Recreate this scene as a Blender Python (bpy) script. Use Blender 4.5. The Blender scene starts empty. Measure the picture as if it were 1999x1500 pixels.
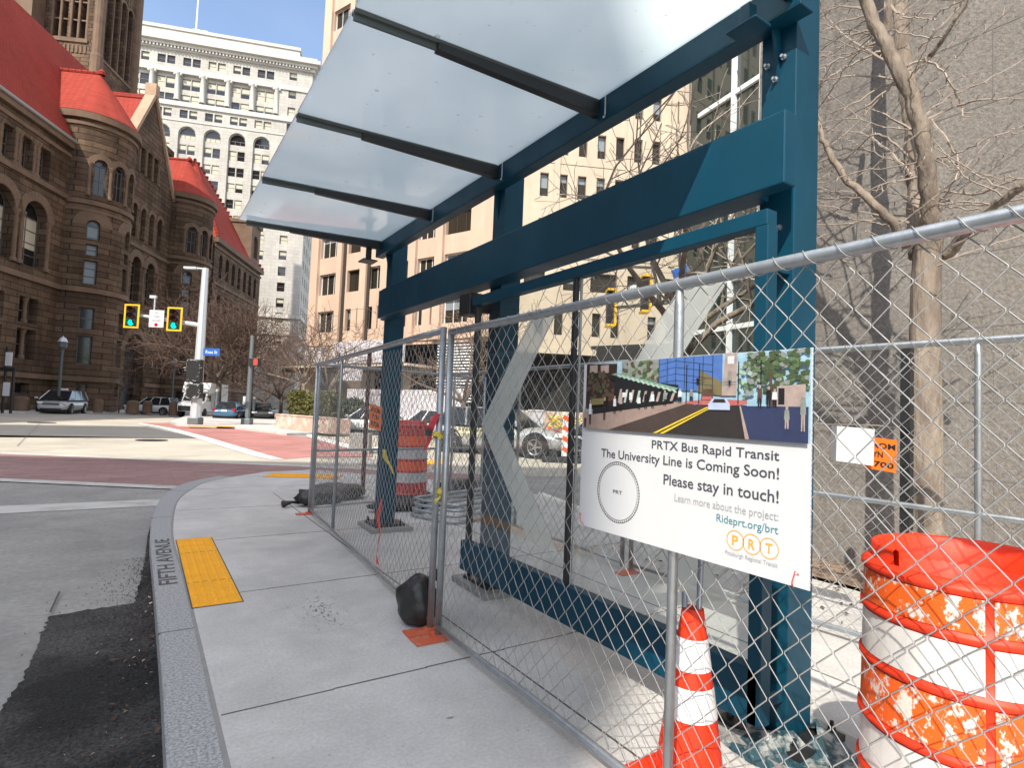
import bpy, math, random
from mathutils import Vector, Matrix
S = bpy.context.scene
R = math.radians
# ------------------------------------------------------------------ camera
YAW, PITCH, ROLL, FPX = .574923925, .0493591148, .0395547537, 1111.55765
CAM = Vector((0, 0, 1.4))
cy, sy, cp, sp = math.cos(YAW), math.sin(YAW), math.cos(PITCH), math.sin(PITCH)
FW = Vector((sy*cp, cy*cp, sp)); r0 = Vector((cy, -sy, 0)); u0 = r0.cross(FW)
RT = r0*math.cos(ROLL) + u0*math.sin(ROLL); UP = u0*math.cos(ROLL) - r0*math.sin(ROLL)
cd = bpy.data.cameras.new("camera"); cam = bpy.data.objects.new("camera", cd)
S.collection.objects.link(cam); S.camera = cam
cd.sensor_width = 36; cd.lens = 36*FPX/1999; cd.clip_start = .05; cd.clip_end = 4000
cam.matrix_world = Matrix.Translation(CAM) @ Matrix((RT, UP, -FW)).transposed().to_4x4()
# ------------------------------------------------------------------ sun, sky, exposure
SUN_EL, SUN_DIR = R(44), Vector((.804, .595, 0)).normalized()
W = bpy.data.worlds.new("World"); S.world = W; W.use_nodes = True
nt = W.node_tree; bg = nt.nodes["Background"]
sky = nt.nodes.new("ShaderNodeTexSky"); sky.sky_type = 'NISHITA'; sky.sun_disc = False
sky.sun_elevation = SUN_EL; sky.sun_rotation = math.atan2(-SUN_DIR.x, -SUN_DIR.y)
sky.air_density = 1.0; sky.dust_density = .6; sky.ozone_density = 1.0
wt = nt.nodes.new("ShaderNodeTexCoord"); wm = nt.nodes.new("ShaderNodeMapping"); wm.inputs["Scale"].default_value = (1, 1, 2.2); wm.inputs["Location"].default_value = (3.1, 1.7, .4)
wn = nt.nodes.new("ShaderNodeTexNoise"); wn.inputs["Scale"].default_value = 1.25; wn.inputs["Detail"].default_value = 7; wn.inputs["Roughness"].default_value = .55
wr_ = nt.nodes.new("ShaderNodeValToRGB"); wr_.color_ramp.elements[0].position = .42; wr_.color_ramp.elements[1].position = .66
wx = nt.nodes.new("ShaderNodeMix"); wx.data_type = 'RGBA'; wx.inputs[7].default_value = (9.2, 8.9, 8.6, 1)      # bright white cloud, mostly out of view, added to lift the ambient light
nt.links.new(wt.outputs["Generated"], wm.inputs[0]); nt.links.new(wm.outputs[0], wn.inputs["Vector"]); nt.links.new(wn.outputs[0], wr_.inputs[0])
wd = nt.nodes.new("ShaderNodeVectorMath"); wd.operation = 'DOT_PRODUCT'; wd.inputs[1].default_value = (.05, .86, .50)
wq = nt.nodes.new("ShaderNodeMapRange"); wq.inputs[1].default_value = .93; wq.inputs[2].default_value = .62; wq.inputs[3].default_value = .05; wq.inputs[4].default_value = 1
wk = nt.nodes.new("ShaderNodeMath"); wk.operation = 'MULTIPLY'; nt.links.new(wt.outputs["Generated"], wd.inputs[0]); nt.links.new(wd.outputs["Value"], wq.inputs[0])
nt.links.new(wr_.outputs[0], wk.inputs[0]); nt.links.new(wq.outputs[0], wk.inputs[1]); nt.links.new(wk.outputs[0], wx.inputs[0]); nt.links.new(sky.outputs[0], wx.inputs[6]); nt.links.new(wx.outputs[2], bg.inputs[0]); bg.inputs[1].default_value = .115
sl = bpy.data.lights.new("sun", 'SUN'); sl.energy = 2.5; sl.angle = R(.5); sl.color = (1, .93, .82)
sun = bpy.data.objects.new("sun", sl); S.collection.objects.link(sun)
sun.rotation_euler = (SUN_DIR*math.cos(SUN_EL) - Vector((0, 0, math.sin(SUN_EL)))).to_track_quat('-Z', 'Y').to_euler()
sun.location = (-20, -12, 30)
S.view_settings.view_transform = 'Standard'; S.view_settings.look = 'None'
S.view_settings.exposure = 1.3; S.view_settings.gamma = 1
S.cycles.max_bounces = 8; S.cycles.transparent_max_bounces = 16
S.cycles.use_denoising = True
# ------------------------------------------------------------------ photo pixel -> place on a known plane of the real site
def ray(x, y): return FW + RT*((x-999.5)/FPX) - UP*((y-750)/FPX)
def G(x, y, z=0.):
    d = ray(x, y); return CAM + d*((z-CAM.z)/d.z)
def onX(x, y, X):
    d = ray(x, y); return CAM + d*(X/d.x)
RZ = -.13
def G2(px, z=RZ): return [tuple(G(x, y, z))[:2] for x, y in px]
# ------------------------------------------------------------------ mesh builder
ID = lambda s, d, z: (s, d, z)
class Each:
    """Every call of a shape method becomes one part of its own."""
    def __init__(s, name, m, parent): s.k = (name, m, parent)
    def __getattr__(s, meth):
        def f(*a, **kw): mb = MB(); getattr(mb, meth)(*a, **kw); return mb.build(*s.k)
        return f
class MB:
    def __init__(s): s.v = []; s.f = []; s.m = []
    def add(s, vs, fs, mi=0):
        b = len(s.v); s.v += [tuple(v) for v in vs]
        for f in fs: s.f.append([b+i for i in f]); s.m.append(mi)
    def quad(s, a, b, c, d, mi=0): s.add([a, b, c, d], [(0, 1, 2, 3)], mi)
    def box(s, x0, x1, y0, y1, z0, z1, mi=0, xf=ID):
        P = [xf(*p) for p in ((x0, y0, z0), (x1, y0, z0), (x1, y1, z0), (x0, y1, z0), (x0, y0, z1), (x1, y0, z1), (x1, y1, z1), (x0, y1, z1))]
        s.add(P, [(3, 2, 1, 0), (4, 5, 6, 7), (0, 1, 5, 4), (1, 2, 6, 5), (2, 3, 7, 6), (3, 0, 4, 7)], mi)
    def obox(s, c, size, M=None, mi=0):
        c = Vector(c); M = M or Matrix.Identity(3); h = [k/2 for k in size]
        s.box(-h[0], h[0], -h[1], h[1], -h[2], h[2], mi, lambda a, b, e: tuple(c + M @ Vector((a, b, e))))
    def tube(s, pts, rad, n=6, mi=0, cap=True):
        pts = [Vector(p) for p in pts]; k = len(pts)
        if not isinstance(rad, (list, tuple)): rad = [rad]*k
        t0 = (pts[1]-pts[0]).normalized()
        ref = Vector((0, 0, 1)) if abs(t0.z) < .9 else Vector((1, 0, 0))
        nn = t0.cross(ref).normalized(); vs = []
        for i in range(k):
            t = (pts[min(i+1, k-1)]-pts[max(i-1, 0)])
            t = t.normalized() if t.length > 1e-9 else t0
            nn = (nn - t*nn.dot(t)); nn = nn.normalized() if nn.length > 1e-6 else t.orthogonal().normalized()
            bb = t.cross(nn)
            for j in range(n):
                a = 2*math.pi*j/n; vs.append(pts[i] + (nn*math.cos(a)+bb*math.sin(a))*rad[i])
        fs = [(i*n+j, i*n+(j+1) % n, (i+1)*n+(j+1) % n, (i+1)*n+j) for i in range(k-1) for j in range(n)]
        if cap: fs += [tuple(range(n))[::-1], tuple(range((k-1)*n, k*n))]
        s.add(vs, fs, mi)
    def lathe(s, prof, n=24, mi=0, c=(0, 0, 0), a0=0, a1=2*math.pi, xf=ID, M=None):
        full = abs(a1-a0-2*math.pi) < 1e-6; k = n if full else n+1; vs = []
        for r, z in prof:
            for j in range(k):
                a = a0+(a1-a0)*j/n; p = Vector((r*math.cos(a), r*math.sin(a), z))
                if M: p = M @ p
                vs.append(xf(c[0]+p.x, c[1]+p.y, c[2]+p.z))
        fs = []
        for i in range(len(prof)-1):
            for j in range(n):
                j2 = (j+1) % k; fs.append((i*k+j, i*k+j2, (i+1)*k+j2, (i+1)*k+j))
        s.add(vs, fs, mi)
    def prism(s, poly, z0, z1, mi=0, xf=ID, ms=None):
        n = len(poly); vs = [xf(x, y, z0) for x, y in poly]+[xf(x, y, z1) for x, y in poly]
        s.add(vs, [tuple(range(n))[::-1], tuple(range(n, 2*n))], mi)
        s.add(vs, [(i, (i+1) % n, n+(i+1) % n, n+i) for i in range(n)], mi if ms is None else ms)
    def sheet(s, poly, z, mi=0): s.add([(x, y, z) for x, y in poly], [tuple(range(len(poly)))], mi)
    def text(s, body, size, xf, mi=0, align='LEFT', bold=0., ext=0.):
        cu = bpy.data.curves.new("t", 'FONT'); cu.body = body; cu.size = size; cu.align_x = align
        cu.offset = bold; cu.resolution_u = 3; cu.extrude = ext
        o = bpy.data.objects.new("t", cu); me = bpy.data.meshes.new_from_object(o)
        s.add([xf(*v.co) for v in me.vertices], [tuple(p.vertices) for p in me.polygons], mi)
        bpy.data.objects.remove(o); bpy.data.meshes.remove(me); bpy.data.curves.remove(cu)
    def build(s, name, mats, parent=None, smooth=False, bevel=0., sub=0):
        me = bpy.data.meshes.new(name); me.from_pydata(s.v, [], s.f)
        if not isinstance(mats, (list, tuple)): mats = [mats]
        for m in mats: me.materials.append(m)
        me.polygons.foreach_set("material_index", s.m)
        if smooth: me.polygons.foreach_set("use_smooth", [True]*len(s.f))
        me.update()
        o = bpy.data.objects.new(name, me); S.collection.objects.link(o)
        if parent: o.parent = parent
        if bevel:
            b = o.modifiers.new("bevel", 'BEVEL'); b.width = bevel; b.segments = 2; b.limit_method = 'ANGLE'
        if sub:
            b = o.modifiers.new("subsurf", 'SUBSURF'); b.levels = b.render_levels = sub
        return o
def tag(o, label=None, cat=None, group=None, kind=None):
    for k, v in (("label", label), ("category", cat), ("group", group), ("kind", kind)):
        if v: o[k] = v
    return o
def thing(name, label, cat, loc=(0, 0, 0), rz=0., group=None):
    o = bpy.data.objects.new(name, None); S.collection.objects.link(o); o.empty_display_size = .2
    o.location = loc; o.rotation_euler = (0, 0, rz); return tag(o, label, cat, group)
def structure(o): o["kind"] = "structure"; return o
def copy_tree(o, parent=None):
    c = o.copy(); S.collection.objects.link(c)
    if parent: c.parent = parent
    for ch in [k for k in S.objects if k.parent == o]: copy_tree(ch, c)
    return c
# ------------------------------------------------------------------ materials
def hexc(h): 
    f = lambda c: c/12.92 if c <= .04045 else ((c+.055)/1.055)**2.4
    return tuple(f(int(h[i:i+2], 16)/255) for i in (0, 2, 4))
def mat(name, col, rough=.6, metal=0., var=.0, scale=8., bump=0., bscale=40., col2=None, lo=.4, hi=.6, detail=6., spec=.5, emit=0., coat=0., coord='Object', stretch=None, fine=0., stain=0., sscale=.7, drip=1.):
    m = bpy.data.materials.new(name); m.use_nodes = True; t = m.node_tree; N = t.nodes; L = t.links
    b = N["Principled BSDF"]; b.inputs["Roughness"].default_value = rough; b.inputs["Metallic"].default_value = metal
    b.inputs["Specular IOR Level"].default_value = spec
    if coat: b.inputs["Coat Weight"].default_value = coat
    col = tuple(col)+(1,); b.inputs["Base Color"].default_value = col
    if emit: b.inputs["Emission Color"].default_value = col; b.inputs["Emission Strength"].default_value = emit
    if var or bump or col2 or fine:
        tc = N.new("ShaderNodeTexCoord"); vec = tc.outputs[coord]
        if stretch:
            mp = N.new("ShaderNodeMapping"); mp.inputs["Scale"].default_value = stretch; L.new(vec, mp.inputs[0]); vec = mp.outputs[0]
    if var or col2:
        n = N.new("ShaderNodeTexNoise"); n.inputs["Scale"].default_value = scale; n.inputs["Detail"].default_value = detail; n.inputs["Roughness"].default_value = .65
        L.new(vec, n.inputs["Vector"]); rp = N.new("ShaderNodeValToRGB"); L.new(n.outputs[0], rp.inputs[0])
        rp.color_ramp.elements[0].position = lo; rp.color_ramp.elements[1].position = hi
        if col2: c0, c1 = col, tuple(col2)+(1,)
        else:
            rp.color_ramp.elements[0].position = .25; rp.color_ramp.elements[1].position = .75
            c0 = tuple(c*(1-var) for c in col[:3])+(1,); c1 = tuple(min(1, c*(1+var)) for c in col[:3])+(1,)
        rp.color_ramp.elements[0].color = c0; rp.color_ramp.elements[1].color = c1
        out = rp.outputs[0]
        if fine:
            n3 = N.new("ShaderNodeTexNoise"); n3.inputs["Scale"].default_value = scale*37; n3.inputs["Detail"].default_value = 3
            L.new(vec, n3.inputs["Vector"]); mr = N.new("ShaderNodeMapRange"); L.new(n3.outputs[0], mr.inputs[0])
            mr.inputs[1].default_value = .3; mr.inputs[2].default_value = .7; mr.inputs[3].default_value = 1-fine; mr.inputs[4].default_value = 1+fine
            mx = N.new("ShaderNodeMix"); mx.data_type = 'RGBA'; mx.blend_type = 'MULTIPLY'; mx.inputs[0].default_value = 1
            L.new(out, mx.inputs[6]); L.new(mr.outputs[0], mx.inputs[7]); out = mx.outputs[2]
        L.new(out, b.inputs["Base Color"])
    if stain:
        cur = b.inputs["Base Color"]; src = cur.links[0].from_socket if cur.links else None
        tq = N.new("ShaderNodeTexCoord"); mq = N.new("ShaderNodeMapping"); mq.inputs["Scale"].default_value = (1, 1, drip); L.new(tq.outputs["Object"], mq.inputs[0])
        n4 = N.new("ShaderNodeTexNoise"); n4.inputs["Scale"].default_value = sscale; n4.inputs["Detail"].default_value = 9; n4.inputs["Roughness"].default_value = .68; n4.inputs["Distortion"].default_value = .6; L.new(mq.outputs[0], n4.inputs["Vector"])
        r4 = N.new("ShaderNodeMapRange"); L.new(n4.outputs[0], r4.inputs[0]); r4.inputs[1].default_value = .32; r4.inputs[2].default_value = .62; r4.inputs[3].default_value = 1-stain; r4.inputs[4].default_value = 1+stain*.25
        m4 = N.new("ShaderNodeMix"); m4.data_type = 'RGBA'; m4.blend_type = 'MULTIPLY'; m4.inputs[0].default_value = 1
        if src: L.new(src, m4.inputs[6])
        else: m4.inputs[6].default_value = col
        L.new(r4.outputs[0], m4.inputs[7]); L.new(m4.outputs[2], b.inputs["Base Color"])
        r5 = N.new("ShaderNodeMapRange"); L.new(n4.outputs[0], r5.inputs[0]); r5.inputs[1].default_value = .3; r5.inputs[2].default_value = .7; r5.inputs[3].default_value = min(1, rough+.14); r5.inputs[4].default_value = max(0, rough-.06); L.new(r5.outputs[0], b.inputs["Roughness"])
    if bump:
        n2 = N.new("ShaderNodeTexNoise"); n2.inputs["Scale"].default_value = bscale; n2.inputs["Detail"].default_value = 4
        L.new(vec, n2.inputs["Vector"]); bp = N.new("ShaderNodeBump"); bp.inputs["Strength"].default_value = bump; bp.inputs["Distance"].default_value = .02
        L.new(n2.outputs[0], bp.inputs["Height"]); L.new(bp.outputs[0], b.inputs["Normal"])
    return m
def masonry(name, c1, c2, cm, bw, bh, mortar=.02, rough=.85, skew=(1, .7, 0), bump=.6, dirt=.35, off=.5, bdist=.06, streak=.35):
    """Courses of stone or brick: local x (plus a share of y) runs along the wall, z up."""
    m = bpy.data.materials.new(name); m.use_nodes = True; t = m.node_tree; N = t.nodes; L = t.links; b = N["Principled BSDF"]
    b.inputs["Roughness"].default_value = rough; b.inputs["Specular IOR Level"].default_value = .15
    tc = N.new("ShaderNodeTexCoord"); sx = N.new("ShaderNodeSeparateXYZ"); L.new(tc.outputs["Object"], sx.inputs[0])
    ml = N.new("ShaderNodeMath"); ml.operation = 'MULTIPLY'; ml.inputs[1].default_value = skew[1]; L.new(sx.outputs[1], ml.inputs[0])
    ad = N.new("ShaderNodeMath"); L.new(sx.outputs[0], ad.inputs[0]); L.new(ml.outputs[0], ad.inputs[1])
    cb = N.new("ShaderNodeCombineXYZ"); L.new(ad.outputs[0], cb.inputs[0]); L.new(sx.outputs[1 if skew[2] else 2], cb.inputs[1])
    br = N.new("ShaderNodeTexBrick"); L.new(cb.outputs[0], br.inputs[0]); br.offset = off
    br.inputs["Color1"].default_value = tuple(c1)+(1,); br.inputs["Color2"].default_value = tuple(c2)+(1,); br.inputs["Mortar"].default_value = tuple(cm)+(1,)
    br.inputs["Scale"].default_value = 1; br.inputs["Mortar Size"].default_value = mortar; br.inputs["Mortar Smooth"].default_value = .3
    br.inputs["Brick Width"].default_value = bw; br.inputs["Row Height"].default_value = bh
    n = N.new("ShaderNodeTexNoise"); n.inputs["Scale"].default_value = .35; n.inputs["Detail"].default_value = 8; n.inputs["Roughness"].default_value = .7
    mp = N.new("ShaderNodeMapping"); mp.inputs["Scale"].default_value = (1, 1, streak); L.new(tc.outputs["Object"], mp.inputs[0]); L.new(mp.outputs[0], n.inputs["Vector"])
    mr = N.new("ShaderNodeMapRange"); L.new(n.outputs[0], mr.inputs[0]); mr.inputs[1].default_value = .3; mr.inputs[2].default_value = .7
    mr.inputs[3].default_value = 1-dirt; mr.inputs[4].default_value = 1+dirt*.6
    mx = N.new("ShaderNodeMix"); mx.data_type = 'RGBA'; mx.blend_type = 'MULTIPLY'; mx.inputs[0].default_value = 1
    L.new(br.outputs[0], mx.inputs[6]); L.new(mr.outputs[0], mx.inputs[7]); L.new(mx.outputs[2], b.inputs["Base Color"])
    n2 = N.new("ShaderNodeTexNoise"); n2.inputs["Scale"].default_value = 6/bh*.3; n2.inputs["Detail"].default_value = 5; L.new(tc.outputs["Object"], n2.inputs["Vector"])
    sb = N.new("ShaderNodeMath"); sb.operation = 'SUBTRACT'; L.new(n2.outputs[0], sb.inputs[0]); L.new(br.outputs["Fac"], sb.inputs[1])
    bp = N.new("ShaderNodeBump"); bp.inputs["Strength"].default_value = bump; bp.inputs["Distance"].default_value = bdist
    L.new(sb.outputs[0], bp.inputs["Height"]); L.new(bp.outputs[0], b.inputs["Normal"])
    return m
def schlick(N, L, nrm=None, base=.05):
    lw = N.new("ShaderNodeLayerWeight"); pw = N.new("ShaderNodeMath"); pw.operation = 'POWER'; pw.inputs[1].default_value = 4
    if nrm: L.new(nrm, lw.inputs["Normal"])
    L.new(lw.outputs["Facing"], pw.inputs[0]); ma = N.new("ShaderNodeMath"); ma.operation = 'MULTIPLY_ADD'; ma.inputs[1].default_value = .8; ma.inputs[2].default_value = base
    L.new(pw.outputs[0], ma.inputs[0]); return ma.outputs[0]
def glassmat(name, tint=(1, 1, 1), clear=.9, rough=.02, white=0.):
    """Thin sheet glass: part see-through, part mirror by angle, optionally part white frit."""
    m = bpy.data.materials.new(name); m.use_nodes = True; t = m.node_tree; N = t.nodes; L = t.links; N.remove(N["Principled BSDF"])
    tr = N.new("ShaderNodeBsdfTransparent"); tr.inputs[0].default_value = tuple(c*clear for c in tint)+(1,)
    gl = N.new("ShaderNodeBsdfGlossy"); gl.inputs["Roughness"].default_value = rough
    fo = schlick(N, L, None, .10); mx = N.new("ShaderNodeMixShader")
    L.new(fo, mx.inputs[0]); L.new(tr.outputs[0], mx.inputs[1]); L.new(gl.outputs[0], mx.inputs[2]); out = mx
    if white:
        df = N.new("ShaderNodeBsdfDiffuse"); df.inputs[0].default_value = (.74, .79, .77, 1)
        tl = N.new("ShaderNodeBsdfTranslucent"); tl.inputs[0].default_value = (.8, .84, .82, 1)
        m1 = N.new("ShaderNodeMixShader"); m1.inputs[0].default_value = .5; L.new(df.outputs[0], m1.inputs[1]); L.new(tl.outputs[0], m1.inputs[2])
        m2 = N.new("ShaderNodeMixShader"); m2.inputs[0].default_value = white; L.new(mx.outputs[0], m2.inputs[1]); L.new(m1.outputs[0], m2.inputs[2]); out = m2
    L.new(out.outputs[0], N["Material Output"].inputs[0]); return m
def roofglass():
    m = bpy.data.materials.new("frosted_roof_glass"); m.use_nodes = True; t = m.node_tree; N = t.nodes; L = t.links; N.remove(N["Principled BSDF"])
    tc = N.new("ShaderNodeTexCoord"); v = N.new("ShaderNodeTexVoronoi"); v.inputs["Scale"].default_value = 15; L.new(tc.outputs["Object"], v.inputs["Vector"])
    sc = N.new("ShaderNodeSeparateColor"); L.new(v.outputs["Color"], sc.inputs[0])
    th = N.new("ShaderNodeMath"); th.operation = 'MULTIPLY'; th.inputs[1].default_value = .26; L.new(sc.outputs[0], th.inputs[0])
    p3 = N.new("ShaderNodeMath"); p3.operation = 'POWER'; p3.inputs[1].default_value = 2.; L.new(sc.outputs[1], p3.inputs[0])
    th2 = N.new("ShaderNodeMath"); th2.operation = 'MULTIPLY'; L.new(th.outputs[0], th2.inputs[0]); L.new(p3.outputs[0], th2.inputs[1])
    df = N.new("ShaderNodeMath"); df.operation = 'SUBTRACT'; L.new(th2.outputs[0], df.inputs[0]); L.new(v.outputs["Distance"], df.inputs[1])
    mxx = N.new("ShaderNodeMath"); mxx.operation = 'MAXIMUM'; mxx.inputs[1].default_value = 0; L.new(df.outputs[0], mxx.inputs[0])
    bp = N.new("ShaderNodeBump"); bp.inputs["Strength"].default_value = .8; bp.inputs["Distance"].default_value = .12; L.new(mxx.outputs[0], bp.inputs["Height"])
    n = N.new("ShaderNodeTexNoise"); n.inputs["Scale"].default_value = 1.1; n.inputs["Detail"].default_value = 5; L.new(tc.outputs["Object"], n.inputs["Vector"])
    rp = N.new("ShaderNodeValToRGB"); L.new(n.outputs[0], rp.inputs[0]); rp.color_ramp.elements[0].position = .3; rp.color_ramp.elements[1].position = .7
    rp.color_ramp.elements[0].color = (.71, .785, .80, 1); rp.color_ramp.elements[1].color = (.86, .905, .91, 1)
    dm = N.new("ShaderNodeMapRange"); L.new(df.outputs[0], dm.inputs[0]); dm.inputs[1].default_value = .0; dm.inputs[2].default_value = .05     # rain drops: clear lenses in the frost
    dm2 = N.new("ShaderNodeMapRange"); L.new(df.outputs[0], dm2.inputs[0]); dm2.inputs[1].default_value = -.035; dm2.inputs[2].default_value = .0; dm2.inputs[3].default_value = 1; dm2.inputs[4].default_value = .86
    dx = N.new("ShaderNodeMix"); dx.data_type = 'RGBA'; dx.inputs[7].default_value = (.96, .97, .97, 1); L.new(dm.outputs[0], dx.inputs[0])
    dy = N.new("ShaderNodeMix"); dy.data_type = 'RGBA'; dy.blend_type = 'MULTIPLY'; dy.inputs[0].default_value = 1; L.new(rp.outputs[0], dy.inputs[6]); L.new(dm2.outputs[0], dy.inputs[7]); L.new(dy.outputs[2], dx.inputs[6])
    tl = N.new("ShaderNodeBsdfTranslucent"); L.new(dx.outputs[2], tl.inputs[0]); L.new(bp.outputs[0], tl.inputs["Normal"])
    di = N.new("ShaderNodeBsdfDiffuse"); di.inputs[0].default_value = (.6, .66, .68, 1)
    tp = N.new("ShaderNodeBsdfTransparent"); tp.inputs[0].default_value = (.8, .86, .89, 1)
    m0 = N.new("ShaderNodeMixShader"); m0.inputs[0].default_value = .08; L.new(tl.outputs[0], m0.inputs[1]); L.new(di.outputs[0], m0.inputs[2])
    m1 = N.new("ShaderNodeMixShader"); m1.inputs[0].default_value = .12; L.new(m0.outputs[0], m1.inputs[1]); L.new(tp.outputs[0], m1.inputs[2])
    gl = N.new("ShaderNodeBsdfGlossy"); gl.inputs["Roughness"].default_value = .08; L.new(bp.outputs[0], gl.inputs["Normal"])
    m2 = N.new("ShaderNodeMixShader"); L.new(schlick(N, L, bp.outputs[0]), m2.inputs[0]); L.new(m1.outputs[0], m2.inputs[1]); L.new(gl.outputs[0], m2.inputs[2])
    L.new(m2.outputs[0], N["Material Output"].inputs[0]); return m

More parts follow.
